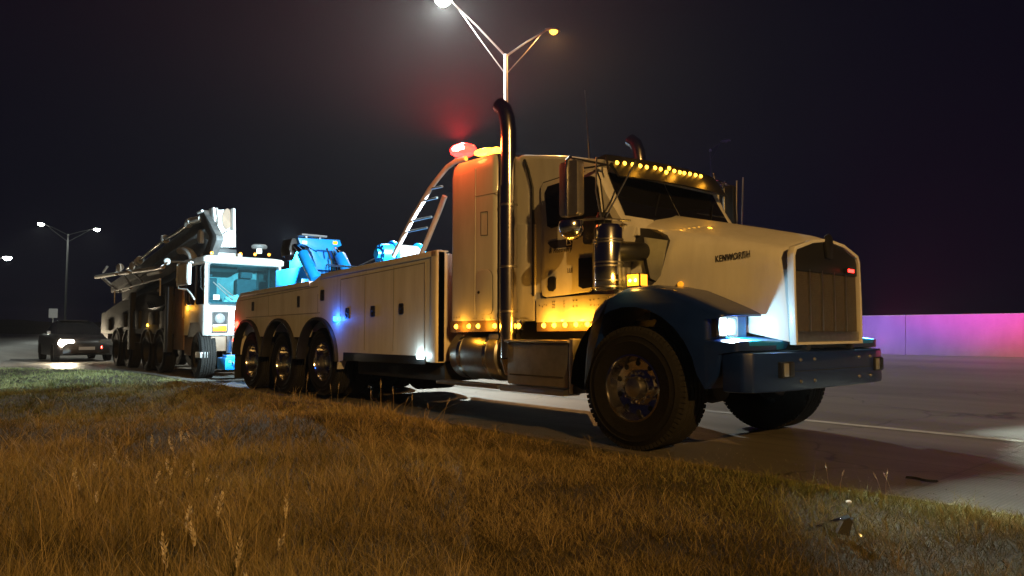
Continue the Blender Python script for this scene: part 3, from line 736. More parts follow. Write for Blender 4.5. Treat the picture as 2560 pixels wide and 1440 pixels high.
# sun visor with marker lamps
v0 = Vector((-0.62, 0.42, 2.80)); 
m = MB(); secs = []
for y in (0.36, 0.5, 0.9, YC, 1.8, 2.15, 2.30):
    c_ = 0.10 * (1 - ((y - YC) / 0.95) ** 2); t_ = 0.035 * (y - 0.36) / 1.94
    secs.append([(-0.80 + c_, y, 2.86 + t_), (-0.60 + c_, y, 2.885 + t_), (-0.56 + c_, y, 2.84 + t_), (-0.42 + c_, y, 2.635 + t_), (-0.44 + c_, y, 2.625 + t_), (-0.60 + c_, y, 2.81 + t_), (-0.80 + c_, y, 2.83 + t_)])
m.loft(secs); visor = part('sun_visor', m, M['black'], T, 0, 30)
for px, py in ((1542,407),(1561,408.5),(1581,411.5),(1600,415),(1616,418),(1637,420),(1651,423),(1665,431),(1672,421),(1685,428),(1699,431),(1710,433),(1724,435),(1738,438),(1751,441)):
    p = at(px, py, X=-0.50)
    c_ = 0.10 * (1 - ((p.y - YC) / 0.95) ** 2)
    for _k in range(3):
        p = at(px, py, X=-0.56 + c_ + max(0, (2.84 + 0.035 * (p.y - 0.36) / 1.94 - p.z)) * 0.68 + 0.006); c_ = 0.10 * (1 - ((p.y - YC) / 0.95) ** 2)
    inst('marker_lamp', led_me, visor, (p.x, p.y, p.z), (0, 0, R(90))).scale = (0.78, 0.8, 0.78)
for y in (0.7, 1.3, 1.9): light('visor_light', 'POINT', (-0.36, y, 2.83), 1.3, (1, 0.40, 0.025), T, 0.03)
# near drop corner of the roof in white
q = xz([(1440, 400), (1474, 396), (1510, 399), (1482, 428), (1470, 432), (1440, 420)], 0.24)
m = MB(); m.prism(q, 0.235, 0.40, 'Y'); part('roof_lip', m, M['white'], cab, 0.008)

# roof antennas
for px, py, tx, ty, Y in ((1474, 406, 1462, 225, 0.42), ):
    a = at(px, py, Y=Y); b = at(tx, ty, Y=Y)
    m = MB(); m.tube([a, a.lerp(b, 0.4), b], [0.007, 0.004, 0.002], 6); an = part('antenna', m, M['steel'], T)
    m = MB(); m.rev([(0, 0), (0.022, 0), (0.016, 0.05), (0, 0.06)], a - Vector((0, 0, 0.05)), 'Z', 10); part('antenna_base', m, M['black'], an)

# mirrors
def mirror(yo, s, xo, zo, label=None):
    root = T
    m = MB(); m.prism(rrect(xo - 0.125, xo + 0.125, zo - 0.235, zo + 0.305, 0.035), yo - 0.05, yo + 0.05, 'Y')
    mr = part('mirror', m, M['alu' if s > 0 else 'black'], T, 0.014)
    m = MB(); m.box(xo - 0.128, xo - 0.124, yo - 0.04, yo + 0.04, zo - 0.2, zo + 0.27); part('mirror_glass', m, M['glass'], mr, 0.001)
    m = MB(); m.tube([(xo - 0.01, yo - 0.058, zo - 0.24), (xo - 0.01, yo - 0.058, zo + 0.31), (xo - 0.01, yo, zo + 0.36)], 0.016, 8); part('mirror_post', m, M['chrome'], mr)
    m = MB(); prof_ = [(0.0, -0.155), (0.06, -0.145), (0.105, -0.11), (0.128, -0.06), (0.132, 0.0), (0.12, 0.03), (0.0, 0.035)]
    m.rev(prof_, (xo, yo, zo - 0.315), 'Z', 24); part('spot_mirror', m, M['chrome'], mr)
    yb = 0.25 if s > 0 else 2.40
    yb2 = yb + 0.002 * s
    m = MB(); z1 = zo + 0.34
    m.tube([(xo, yo, z1), (xo + 0.06, (yo + yb) / 2, z1 - 0.015), (xo + 0.12, yb2, z1 - 0.03)], 0.012, 6)
    m.tube([(xo + 0.12, yb2, z1 + 0.05), (xo + 0.14, yb2, z1 - 0.1)], 0.012, 6)
    m.tube([(xo - 0.12, yo, zo + 0.30), (xo + 0.0, (yo + yb) / 2, z1 - 0.07), (xo + 0.12, yb2, z1 - 0.03)], 0.01, 6)
    part('mirror_arm', m, M['black' if s > 0 else 'chrome'], mr)
    m = MB(); m.tube([(xo + 0.22, yo + 0.12 * s, zo + 0.33), (xo + 0.21, yo + 0.12 * s, zo), (xo + 0.24, yo + 0.16 * s, zo - 0.26)], 0.009, 6)
    m.tube([(xo + 0.50, yb - 0.01 * s, zo + 0.28), (xo + 0.30, yo + 0.16 * s, zo - 0.26)], 0.009, 6)
    m.tube([(xo, yo, zo - 0.28), (xo + 0.25, yo + 0.16 * s, zo - 0.27), (xo + 0.42, yb, zo - 0.29)], 0.012, 6)
    part('mirror_brace', m, M['steel'], mr)
mirror(-0.13, 1, -0.61, 2.43)
mf = at(1826, 505, Y=2.85)
mirror(2.85, -1, mf.x - 0.05, mf.z - 0.10)
m = MB(); a = at(1775, 461, Y=2.55); b = at(1812, 460, Y=2.9); c = at(1832, 465, Y=2.95); d = at(1838, 480, Y=2.95); e = at(1840, 560, Y=2.95)
m.tube([a, b, c, d, e], 0.012, 8); part('mirror_loop', m, M['chrome'], T)
m = MB(); m.tube([at(1809, 462, Y=2.85), at(1815, 560, Y=2.85)], 0.011, 6); part('mirror_loop', m, M['chrome'], T)

# air cleaner
ac = (-0.345, 0.10, 0)
for yac, nm in ((0.10, 'air_cleaner'), (2.50, 'air_cleaner')):
    m = MB(); m.rev([(0, 1.47), (0.135, 1.47), (0.142, 1.49), (0.142, 2.06), (0.12, 2.10), (0.04, 2.125), (0, 2.125)], (-0.345, yac, 0), 'Z', 32); acl = part('air_cleaner', m, M['chrome'], T)
    for z in (1.50, 1.56, 1.70, 1.735, 1.93, 1.955):
        m = MB(); m.rev([(0.143, -0.008), (0.150, -0.006), (0.150, 0.006), (0.143, 0.008)], (-0.345, yac, z), 'Z', 32); part('band', m, M['steel'], acl)
    m = MB(); s = 1 if yac < 1 else -1
    m.tube([(-0.30, yac + 0.04 * s, 1.84), (-0.25, yac + 0.11 * s, 1.845), (-0.21, yac + 0.22 * s, 1.85), (-0.20, yac + 0.40 * s, 1.86)], [0.095, 0.10, 0.095, 0.085], 16); part('intake_duct', m, M['black'], acl)
m = MB(); m.prism(rrect(-0.62, -0.45, 1.93, 2.2, 0.04), 0.03, 0.13, 'Y'); part('cowl_mirror', m, M['black'], T, 0.01)
m = MB(); m.rev([(0.0, -0.09), (0.06, -0.07), (0.09, 0.0), (0.06, 0.06), (0, 0.07)], (-0.42, 0.12, 2.17), 'Z', 20); part('intake_cap', m, M['black'], T)

# sleeper cabinet behind the cab
sy0, sy1, sx0, sx1 = 0.05, 2.52, -2.87, -1.985
m = MB(); secs = []
for z, s in ((1.20, 0), (2.95, 0), (3.06, 0.012), (3.13, 0.05)):
    q = rrect(sx0 + s, sx1 - s, sy0 + s, sy1 - s, 0.07); secs.append([(a, b, z + (0.02 * (b - sy0) / 2.4)) for a, b in q])
m.loft(secs); sl = part('sleeper', m, M['white'], T)
def outline(pts, parent, y, w=0.006, nm='panel_seam'):
    q = xz(pts, y); n = len(q); cx = sum(a for a, b in q) / n; cz = sum(b for a, b in q) / n
    inn = []
    for a, b in q:
        d = Vector((cx - a, cz - b)).normalized() * w * 1.4; inn.append((a + d.x, b + d.y))
    m = MB(); ring(q, inn, y - 0.0025, y + 0.004, 'Y', m); return part(nm, m, M['seam'], parent)
cdp = [(1191, 690), (1196, 679), (1205, 674), (1221, 674), (1229, 680), (1232, 692), (1232, 775), (1228, 784), (1221, 786), (1204, 786), (1194, 780), (1191, 770)]
m = MB(); m.prism(xz(cdp, 0.05), 0.040, 0.06, 'Y'); cd = part('compartment_door', m, M['white'], T, 0.006)
outline(cdp, cd, 0.046, 0.007)
lk = at(1197, 731, Y=0.04); m = MB(); m.rev([(0, -0.01), (0.016, -0.008), (0.018, 0.004)], (lk.x, 0.04, lk.z), 'Y', 12); part('lock', m, M['black'], cd)
p0 = at(1187, 492, Y=0.05); p1 = at(1249, 480, Y=0.05)
m = MB(); m.prism([(p0.x, p0.z - 0.003), (p1.x, p1.z - 0.003), (p1.x, p1.z + 0.003), (p0.x, p0.z + 0.003)], 0.0475, 0.055, 'Y'); part('panel_seam', m, M['body_seam'], sl)
outline([(1202, 530), (1219, 528), (1219, 588), (1202, 589)], sl, 0.048, 0.004)
p0 = at(1187, 790, Y=0.05); p1 = at(1184, 425, Y=0.05)
m = MB(); m.box(p0.x - 0.006, p0.x + 0.006, 0.044, 0.06, p0.z, 3.0); part('corner_trim', m, M['white'], sl, 0.002)
# lower strip with lamps
p0 = at(1126, 820, Y=0.05); p1 = at(1253, 818, Y=0.05)
m = MB(); m.prism([(sx0, 1.06), (sx1 + 0.02, 1.075), (sx1 + 0.02, 1.20), (sx0, 1.20)], 0.062, 0.14, 'Y'); st2 = part('lamp_strip', m, M['brown'], T, 0.004)
for px, py in ((1141, 816.5), (1173, 815.5), (1196, 815.3), (1237.5, 814.5)):
    p = at(px, py, Y=0.060); inst('marker_lamp', led_me, st2, (p.x, 0.060, p.z))
for px in (1150, 1215):
    p = at(px, 816, Y=0); light('marker_light', 'POINT', (p.x, -0.02, p.z), 3.0, (1, 0.40, 0.025), T, 0.02)
m = MB()
for px, py in ((1135,794),(1142,794),(1149,793),(1184,797),(1191,796),(1207,796),(1226,795),(1234,796),(1244,795),(1228,800),(1212,801)):
    p = at(px, py, Y=0.048); m.rev([(0, -0.005), (0.007, -0.003), (0.008, 0.003)], (p.x, 0.048, p.z), 'Y', 6)
rv = part('rivet_rows', m, M['steel'], sl); rv['kind'] = 'stuff'
# front lamp block between the strips
p = at(1384, 814, Y=0.2)
m = MB(); a = at(1285, 815, Y=0.19); m.box(a.x, a.x + 0.14, 0.18, 0.24, 1.09, 1.20); blk = part('lamp_block', m, M['chrome'], T, 0.006)
p = at(1297, 815, Y=0.178); inst('marker_lamp', led_me, blk, (p.x, 0.178, p.z))

# exhaust stacks
def stack(y, zt=3.60):
    m = MB(); x = -1.86
    path = [(x, y, 0.78), (x, y, 1.2), (x, y, 2.2), (x, y, zt - 0.25), (x - 0.02, y, zt - 0.10), (x - 0.07, y, zt + 0.02), (x - 0.16, y, zt + 0.09)]
    m.tube(path, 0.088, 24); s = part('exhaust_stack', m, M['stack'], T, 0, 50)
    m = MB(); m.tube([(x, y, 1.05), (x, y, 2.72)], 0.100, 24); part('heat_shield', m, M['stack'], s)
    for z in (1.3, 1.8, 2.5):
        m = MB(); m.rev([(0.101, -0.012), (0.106, -0.01), (0.106, 0.01), (0.101, 0.012)], (x, y, z), 'Z', 24); part('clamp', m, M['steel'], s)
    m = MB(); d = 1 if y < YC else -1
    m.tube([(x, y, 0.80), (x - 0.01, y + 0.05 * d, 0.66), (x - 0.02, y + 0.2 * d, 0.58), (x - 0.02, y + 0.6 * d, 0.56)], 0.10, 18); part('elbow', m, M['chrome'], s)
    m = MB(); e = Vector(path[-1]); m.tube([e + Vector((0.004, 0, -0.002)), e + Vector((-0.003, 0, 0.002))], 0.078, 20); part('stack_mouth', m, M['black'], s)
stack(0.13); stack(2.47)

# fuel tank, steps, battery box
tx0, tx1 = -2.92, -2.02
m = MB(); m.rev([(0, 0), (0.27, 0), (0.295, 0.02), (0.30, 0.05), (0.30, tx1 - tx0 - 0.05), (0.295, tx1 - tx0 - 0.02), (0.27, tx1 - tx0), (0, tx1 - tx0)], (tx0, 0.36, 0.80), 'X', 40); tank = part('fuel_tank', m, M['steel'], T)
for x in (-2.72, -2.22):
    m = MB(); m.rev([(0.302, -0.03), (0.306, -0.03), (0.306, 0.03), (0.302, 0.03)], (x, 0.36, 0.80), 'X', 40); part('tank_strap', m, M['chrome'], tank)
m = MB(); m.rev([(0, 0), (0.06, 0), (0.06, 0.05), (0, 0.06)], (-2.5, 0.26, 1.085), 'Z', 16); part('filler_cap', m, M['chrome'], tank)
m = MB(); m.box(-3.08, -1.90, 0.0, 0.22, 0.435, 0.475); part('step', m, M['diamond'], T, 0.008)
m = MB(); m.box(-1.86, -0.86, 0.0, 0.24, 0.425, 0.485); part('step', m, M['diamond'], T, 0.01)
m = MB(); m.box(-1.80, -0.86, 0.06, 0.72, 0.50, 0.955); bb = part('battery_box', m, M['alu'], T, 0.02)
m = MB(); m.box(-1.82, -0.84, 0.03, 0.73, 0.957, 0.985); part('box_lid', m, M['diamond'], bb, 0.006)
m = MB(); m.box(-1.75, -0.92, 0.05, 0.058, 0.60, 0.615); part('box_seam', m, M['seam'], bb)
m = MB(); m.box(-2.0, -0.65, 0.45, 1.0, 0.95, 1.22); m.box(-3.0, -1.9, 0.5, 1.1, 0.9, 1.22); part('under_cab', m, M['dark'], T)
m = MB(); m.box(-0.84, -0.78, 0.05, 0.5, 0.45, 1.0); part('splash_guard', m, M['alu'], T, 0.01)
m = MB(); m.prism(rrect(-2.20, -2.02, 0.985, 1.05, 0.02), 0.12, 0.2, 'Y'); part('air_tank_valve', m, M['steel'], T)

# beacon bar on the sleeper roof
a = at(1158, 374, Y=0.45); c2 = at(1210, 379, Y=0.45); d2 = at(1241, 380, Y=0.45)
m = MB(); m.box(-3.20, -2.25, 0.35, 0.75, 3.18, 3.21); lb = part('beacon_mount', m, M['steel'], T, 0.004)
def dome(nm, p, rx, ry, rz, mt):
    m = MB(); secs = []
    for t, s in ((-1, 0.7), (-0.6, 0.95), (0, 1), (0.5, 0.86), (0.85, 0.5), (1, 0.12)):
        secs.append([(p[0] + rx * s * math.cos(k * math.pi / 10), p[1] + ry * s * math.sin(k * math.pi / 10), p[2] + rz * t) for k in range(20)])
    m.loft(secs); return part(nm, m, mt, lb, 0, 60)
b1 = dome('red_beacon', a + Vector((0, 0, 0.0)), 0.20, 0.16, 0.075, M['red_hot'])
b3 = dome('overexposed_core', a + Vector((0.03, -0.012, -0.004)), 0.15, 0.162, 0.055, M['red_core'])  # pale core added towards the camera for the beacon's blown-out centre
b2 = dome('amber_beacon', c2, 0.17, 0.09, 0.036, M['amber_hot'])
m = MB(); m.box(d2.x - 0.09, d2.x + 0.09, 0.37, 0.53, d2.z - 0.04, d2.z + 0.04); part('amber_block', m, M['amber_hot'], lb, 0.015)
light('beacon_halo', 'SPOT', a + Vector((-0.05, 0, 0.14)), 24000, (1, 0.02, 0.03), T, 0.06, 165, 0.5, aim=(-0.1, -0.15, 1))  # upward beam added to redden the haze like the beacon's glare
light('beacon_glow', 'POINT', a + Vector((0.5, -0.58, -0.05)), 26, (1, 0.10, 0.02), T, 0.08)
light('amber_glow', 'POINT', c2 + Vector((0.1, -0.3, 0.03)), 7, (1, 0.5, 0.06), T, 0.06)

# ladder rack sloping down from the sleeper roof
def rail_pts(Y): return [at(x, y, Y=Y) for x, y in ((1165, 396), (1140, 403), (1118, 418), (1098, 442), (1075, 472), (1030, 548), (983, 640))]
for Y in (0.35, 2.2):
    base = rail_pts(0.35); path = [(p.x, Y, p.z) for p in base]
    m = MB(); m.tube(path, 0.034, 12); rk = part('ladder_rack', m, M['white'], T)
    r2 = [at(1112, 490, Y=0.35), at(1097, 530, Y=0.35), at(1050, 645, Y=0.35)]
    m = MB(); m.tube([(p.x, Y, p.z) for p in r2], 0.036, 10); part('rack_rail', m, M['white'], rk)
    for (x0, y0), (x1, y1) in (((1075, 472), (1106, 466)), ((1060, 502), (1093, 494)), ((1032, 552), (1079, 542)), ((1020, 579), (1068, 569))):
        m = MB(); m.tube([(at(x0, y0, Y=0.35).x, Y, at(x0, y0, Y=0.35).z), (at(x1, y1, Y=0.35).x, Y, at(x1, y1, Y=0.35).z)], 0.016, 8); part('rung', m, M['steel'], rk)

# wrecker body: near and far side panels, rails, deck
ARX = [-9.22, -7.78, -6.30]
def top_z(x):
    return float(np.interp(x, [-9.9, -9.68, -6.56, -6.5, -6.30, -6.24, -3.05], [1.70, 1.785, 1.865, 1.875, 1.94, 1.955, 2.065]))
low = [(-9.90, 0.98)]
for cx in ARX:
    cz, r = 0.62, 0.645
    a0 = math.degrees(math.asin((0.98 - cz) / r))
    low += [(cx + r * math.cos(R(a)), cz + r * math.sin(R(a))) for a in np.linspace(180 - a0, a0 if cx < -6.5 else -10, 15)]
low += [(-5.60, 0.62), (-5.45, 0.655), (-3.05, 0.70)]
upp = [(x, top_z(x)) for x in (-3.05, -4.6, -6.24, -6.30, -6.38, -6.46, -6.56, -8.1, -9.60)] + [(-9.74, 1.76), (-9.84, 1.68), (-9.90, 1.55)]
for y0, y1, nm in ((0.0, 0.12, 'body_side'), (2.46, 2.58, 'body_side')):
    m = MB(); m.prism(low + upp, y0, y1, 'Y'); bs = part(nm, m, M['body_white'], T, 0.0)
    s = -1 if y0 < 1 else 1; yo = y0 if y0 < 1 else y1
    # rail caps along the top edge
    for xa, xb in ((-6.22, -3.05), (-9.62, -6.62)):
        n = 4; secs = []
        for x in np.linspace(xa, xb, n):
            z = top_z(x); secs.append([(x, yo + 0.02 * s, z - 0.055), (x, yo + 0.02 * s, z + 0.02), (x, yo - 0.16 * s, z + 0.02), (x, yo - 0.16 * s, z + 0.003), (x, yo - 0.001 * s, z + 0.003), (x, yo - 0.001 * s, z - 0.055)])
        m = MB(); m.loft(secs); part('top_rail', m, M['white'], bs, 0.006)
    for cx in ARX:   # black flares
        cz, r = 0.62, 0.645
        ri = [(cx + (r - 0.01) * math.cos(R(a)), cz + (r - 0.01) * math.sin(R(a))) for a in range(0, 181, 10)]
        ro = [(cx + (r + 0.035) * math.cos(R(a)), cz + (r + 0.035) * math.sin(R(a))) for a in range(0, 181, 10)]
        m = MB(); a, b = sorted((yo + 0.06 * s, yo - 0.10 * s)); m.prism(ro + ri[::-1], a, b, 'Y'); part('wheel_flare', m, M['dark'], bs, 0.01)
    if y0 > 1: continue
    # lower dark strip and lamp
    m = MB(); m.prism([(-5.45, 0.64), (-3.30, 0.66), (-3.30, 0.765), (-5.45, 0.765)], -0.012, -0.001, 'Y'); part('lower_trim', m, M['black'], bs, 0.003)
    lp = at(1052, 890, Y=-0.02); m = MB(); m.prism(rrect(lp.x - 0.075, lp.x + 0.075, lp.z - 0.04, lp.z + 0.04, 0.025), -0.04, -0.012, 'Y'); part('side_lamp', m, M['cool'], bs, 0.006)
    light('side_lamp_light', 'POINT', (lp.x, -0.12, lp.z), 2.5, (0.7, 0.95, 1), T, 0.03)
    # corner post
    m = MB(); m.prism(rrect(-3.20, -3.05, -0.02, 0.13, 0.03), 0.69, 2.075, 'Z'); part('corner_post', m, M['white'], bs)
    m = MB(); q = at(1063, 700, Y=0); m.box(q.x - 0.006, q.x + 0.006, -0.010, 0.002, 0.78, top_z(q.x) - 0.10); part('door_frame', m, M['alu'], bs, 0.003)
    for (xa, ya), (xb, yb_) in (((672, 738), (673, 790)), ((795, 735), (796, 780)), ((852, 700), (853, 798)), ((913, 692), (914, 875)), ((985, 668), (986, 878))):
        p = at(xa, ya, Y=0); q = at(xb, yb_, Y=0); m = MB(); m.box(p.x - 0.006, p.x + 0.006, -0.002, 0.004, q.z, p.z); part('panel_seam', m, M['body_seam'], bs)
    for (xa, ya), (xb, yb_) in (((615, 794), (800, 782)), ((600, 752), (795, 716)), ((852, 699), (1062, 657))):
        p = at(xa, ya, Y=0); q = at(xb, yb_, Y=0); m = MB(); m.prism([(p.x, p.z - 0.006), (q.x, q.z - 0.006), (q.x, q.z + 0.006), (p.x, p.z + 0.006)], -0.0025, 0.004, 'Y'); part('panel_seam', m, M['body_seam'], bs)
    for px, py, w_, h_ in ((633, 766, 0.10, 0.17), (747, 754, 0.085, 0.185), (807, 738, 0.115, 0.17), (869, 783, 0.105, 0.155), (933, 778, 0.11, 0.15), (1004, 772, 0.105, 0.145)):
        p = at(px, py, Y=0); m = MB(); ring(rrect(p.x - w_/2, p.x + w_/2, p.z - h_/2, p.z + h_/2, 0.02), rrect(p.x - w_/2 + 0.014, p.x + w_/2 - 0.014, p.z - h_/2 + 0.014, p.z + h_/2 - 0.014, 0.012), -0.012, 0.004, 'Y', m)
        lt = part('door_latch', m, M['black'], T)
        m = MB(); m.prism(rrect(p.x - w_/2 + 0.013, p.x + w_/2 - 0.013, p.z - h_/2 + 0.013, p.z + h_/2 - 0.013, 0.012), -0.004, 0.004, 'Y'); part('latch_cup', m, M['dark'], lt)
        m = MB(); m.box(p.x - w_/4, p.x + w_/4, -0.014, -0.005, p.z - 0.012, p.z + 0.02); part('paddle', m, M['black'], lt, 0.003)
    p = at(843, 797, Y=-0.01); m = MB(); m.prism(rrect(p.x - 0.085, p.x + 0.085, p.z - 0.035, p.z + 0.035, 0.025), -0.035, -0.001, 'Y'); part('blue_strobe', m, M['blue_led'], bs, 0.006)
    light('strobe_light', 'POINT', (p.x, -0.10, p.z), 4.5, (0.03, 0.18, 1.0), T, 0.04)
    for px, py in ((594, 815), (585, 860)):
        p = at(px, py, Y=0.02); 
    p = at(597, 812, Y=0); m = MB(); m.rev([(0, -0.03), (0.06, -0.028), (0.07, -0.004), (0.07, 0.0), (0, 0.0)], (-9.78, -0.001, 1.20), 'Y', 18); part('tail_marker', m, M['red'], bs)
    light('tail_glow', 'POINT', (-9.85, -0.14, 1.18), 1.6, (1, 0.06, 0.03), T, 0.04)
    m = MB(); m.rev([(0, -0.03), (0.028, -0.026), (0.034, 0)], (-9.93, -0.001, 0.90), 'Y', 14); part('tail_marker', m, M['red'], bs)
m = MB(); m.box(-9.86, -3.2, 0.121, 2.459, 1.60, 1.66); part('deck', m, M['dark'], T)
m = MB(); m.prism([(0.121, 0.70), (2.459, 0.70), (2.459, 2.05), (0.121, 2.05)], -3.19, -3.06, 'X'); part('front_wall', m, M['body_white'], T, 0.01)
m = MB(); m.prism([(0.0, 0.62), (2.58, 0.62), (2.58, 1.5), (0.0, 1.5)], -9.96, -9.902, 'X'); part('tail_panel', m, M['body_white'], T, 0.01)
for y in (0.05, 1.93):
    m = MB(); m.box(-10.02, -9.99, y, y + 0.6, 0.16, 0.98); part('mud_flap', m, M['black'], T, 0.006)
m = MB(); m.box(-5.3, -3.1, 0.15, 0.7, 0.45, 0.68); part('hose_tray', m, M['dark'], T, 0.02)

# towing boom head, standing on the deck
BX = -8.2
def yz(pts, X): return [(p.y, p.z) for p in (at(a, b, X=X) for a, b in pts)]
out = yz([(740, 595), (792, 598), (845, 601), (849, 615), (836, 618), (837, 632), (846, 656), (838, 676), (806, 676), (788, 674), (774, 632), (764, 617), (746, 611)], BX)
inn = yz([(786, 625), (800, 626), (815, 627), (824, 628), (825, 632), (827, 640), (829, 648), (824, 648), (812, 648), (798, 647), (793, 641), (789, 632), (787, 628)], BX)
m = MB(); ring(out, inn, BX - 0.08, BX + 0.08, 'X', m); boom = part('boom_head', m, M['boom_blue'], T, 0.008)
m = MB(); m.prism(inn, BX - 0.5, BX - 0.46, 'X'); part('boom_core', m, M['blue'], boom)
m = MB(); p = at(800, 660, X=BX); m.box(-9.8, BX - 0.08, 0.75, 1.35, 1.75, 2.3); m.box(-9.3, BX - 0.081, 0.82, 1.28, 2.3, 2.62); part('boom_body', m, M['boom_blue'], boom, 0.02)
def cyl(a, b, r, mt, nm, par, cap=True):
    m = MB(); m.tube([a, b], r, 20); return part(nm, m, mt, par, 0.008)
a = at(757, 634, X=-7.9); b = at(790, 700, X=-7.5); c_ = at(738, 614, X=-8.15)
cy = cyl(a, b, 0.105, M['boom_blue'], 'lift_cylinder', T); cyl(c_, a, 0.045, M['chrome'], 'cylinder_rod', cy)
a2 = at(851, 640, X=-7.9); b2 = at(874, 690, X=-7.5); c2 = at(836, 620, X=-8.15)
cy = cyl(a2, b2, 0.105, M['boom_blue'], 'lift_cylinder', T); cyl(c2, a2, 0.045, M['chrome'], 'cylinder_rod', cy)
q = yz([(727, 596), (740, 596), (742, 620), (735, 640), (722, 640), (720, 622)], -8.25)
m = MB(); m.prism(q, -8.6, -8.2, 'X'); part('sheave_head', m, M['dark'], boom, 0.02)
q = at(724, 636, X=-8.3); m = MB(); m.rev([(0, -0.04), (0.12, -0.04), (0.12, -0.02), (0.09, 0), (0.12, 0.02), (0.12, 0.04), (0, 0.04)], q, 'Y', 24); part('sheave', m, M['steel'], boom)
p = at(749, 584, X=BX); q = at(813, 597, X=BX)
m = MB(); m.box(BX - 0.14, BX + 0.1, p.y, q.y, q.z + 0.012, p.z); wl = part('work_lamp_bar', m, M['lensdull'], T, 0.03)
m = MB(); m.box(BX - 0.16, BX - 0.141, p.y + 0.04, q.y - 0.04, q.z + 0.025, p.z - 0.015); part('lens', m, M['cool'], wl, 0.003)
for yy in (p.y + 0.12, q.y - 0.12):
    m = MB(); m.box(BX - 0.03, BX + 0.03, yy - 0.02, yy + 0.02, q.z - 0.02, q.z + 0.02); part('lamp_foot', m, M['steel'], wl)
m = MB(); a = at(747, 697, X=-7.4); b = at(765, 707, X=-7.4); m.box(-7.5, -7.3, a.y, b.y, 1.66, a.z); part('tool_box', m, M['boom_blue'], T, 0.01)
for k, (yo, zo) in enumerate(((0.62, 2.55), (1.02, 2.62), (1.12, 2.58))):
    m = MB(); m.tube([(BX + 0.09, yo, zo), (BX + 0.22, yo + 0.03, zo - 0.25), (BX + 0.18, yo + 0.06, zo - 0.5), (BX + 0.4, yo + 0.02, 1.7)], 0.014, 8); part('hydraulic_hose', m, M['black'], boom)
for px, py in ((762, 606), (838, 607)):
    q = at(px, py, X=BX + 0.083); m = MB(); m.box(BX + 0.081, BX + 0.084, q.y - 0.045, q.y + 0.045, q.z - 0.03, q.z + 0.03); part('warning_sticker', m, M['amber_dim'] if px > 800 else M['paper'], boom)  # amber sticker shares the glowing lens material, so it emits light
# folded wheel-lift arm and crossbar behind the wrecker
m = MB(); m.box(-11.6, -9.9, 1.1, 1.45, 0.55, 0.85); ul = part('wheel_lift', m, M['boom_blue'], T, 0.02)
m = MB(); m.box(-11.9, -11.6, 0.45, 2.1, 0.34, 0.56); part('crossbar', m, M['boom_blue'], ul, 0.02)
for y in (0.52, 1.98):
    m = MB(); m.box(-12.05, -11.55, y - 0.12, y + 0.12, 0.24, 0.50); part('lift_fork', m, M['boom_blue'], ul, 0.02)
m = MB()
for k in range(14): m.rev([(0.02, -0.008), (0.034, -0.008), (0.034, 0.008), (0.02, 0.008)], (-11.55 + 0.03 * (k % 3), 0.50 + 0.055 * k, 0.42 - 0.05 * math.sin(k * 0.7)), 'Y' if k % 2 else 'X', 8)
tc = part('tie_chain', m, M['cable'], ul); tc['kind'] = 'stuff'

# winch on the deck
WX = -5.05
p = at(940, 635, X=WX); q = at(1048, 628, X=WX)
ya, yb = p.y, q.y; wz = 2.22
m = MB(); m.rev([(0, 0), (0.07, 0), (0.075, 0.06), (0.15, 0.06), (0.155, 0.085), (0.165, 0.24), (0, 0.24)], (WX, ya, wz), 'Y', 28); wn = part('winch', m, M['boom_blue'], T)
for k in range(10):
    a = k * math.pi / 5; m = MB(); m.rev([(0, -0.02), (0.012, -0.018), (0.013, 0.0)], (WX + 0.125 * math.cos(a), ya + 0.062, wz + 0.125 * math.sin(a)), 'Y', 6); part('bolt', m, M['boom_blue'], wn)
for y in (ya + 0.24, yb - 0.06):
    m = MB(); m.rev([(0, 0), (0.20, 0), (0.215, 0.012), (0.215, 0.048), (0.20, 0.06), (0, 0.06)], (WX, y, wz), 'Y', 28); part('flange', m, M['boom_blue'], wn)
L_ = (yb - 0.06) - (ya + 0.30); nt_ = 15; pr = [(0.11, 0)]
for k in range(nt_):
    y = L_ * (k + 0.5) / nt_; h = L_ / nt_ / 2
    pr += [(0.152, y - h * 0.95), (0.165, y - h * 0.4), (0.165, y + h * 0.4), (0.152, y + h * 0.95)]
pr += [(0.11, L_)]
m = MB(); m.rev(pr, (WX, ya + 0.30, wz), 'Y', 28); part('wire_rope', m, M['cable'], wn)
m = MB(); m.prism([(WX - 0.25, 1.66), (WX + 0.3, 1.66), (WX + 0.22, 2.1), (WX + 0.05, 2.2), (WX - 0.18, 2.1)], ya + 0.28, yb, 'Y'); part('winch_bed', m, M['boom_blue'], wn, 0.015)
m = MB(); m.tube([(WX + 0.3, ya + 0.4, 1.66), (WX + 0.3, ya + 0.4, 2.0), (WX + 0.3, ya + 0.75, 2.12), (WX + 0.3, ya + 1.0, 2.0), (WX + 0.3, ya + 1.0, 1.66)], 0.02, 8); part('guard_hoop', m, M['steel'], wn)
for yy, z2 in ((ya + 0.45, 2.33), (ya + 0.6, 2.30)):
    m = MB(); m.tube([(WX - 0.05, yy, wz + 0.155), (-6.6, yy + 0.1, 2.16), (BX, 0.95 + (yy - ya) * 0.2, z2)], 0.012, 6); part('wire_rope', m, M['cable'], wn)
m = MB(); q = at(916, 656, Y=0.5); m.prism([(q.x - 0.15, 1.66), (q.x + 0.15, 1.66), (q.x + 0.12, 2.10), (q.x - 0.06, 2.0)], 0.45, 0.6, 'Y'); part('rope_guide', m, M['alu'], T, 0.008)
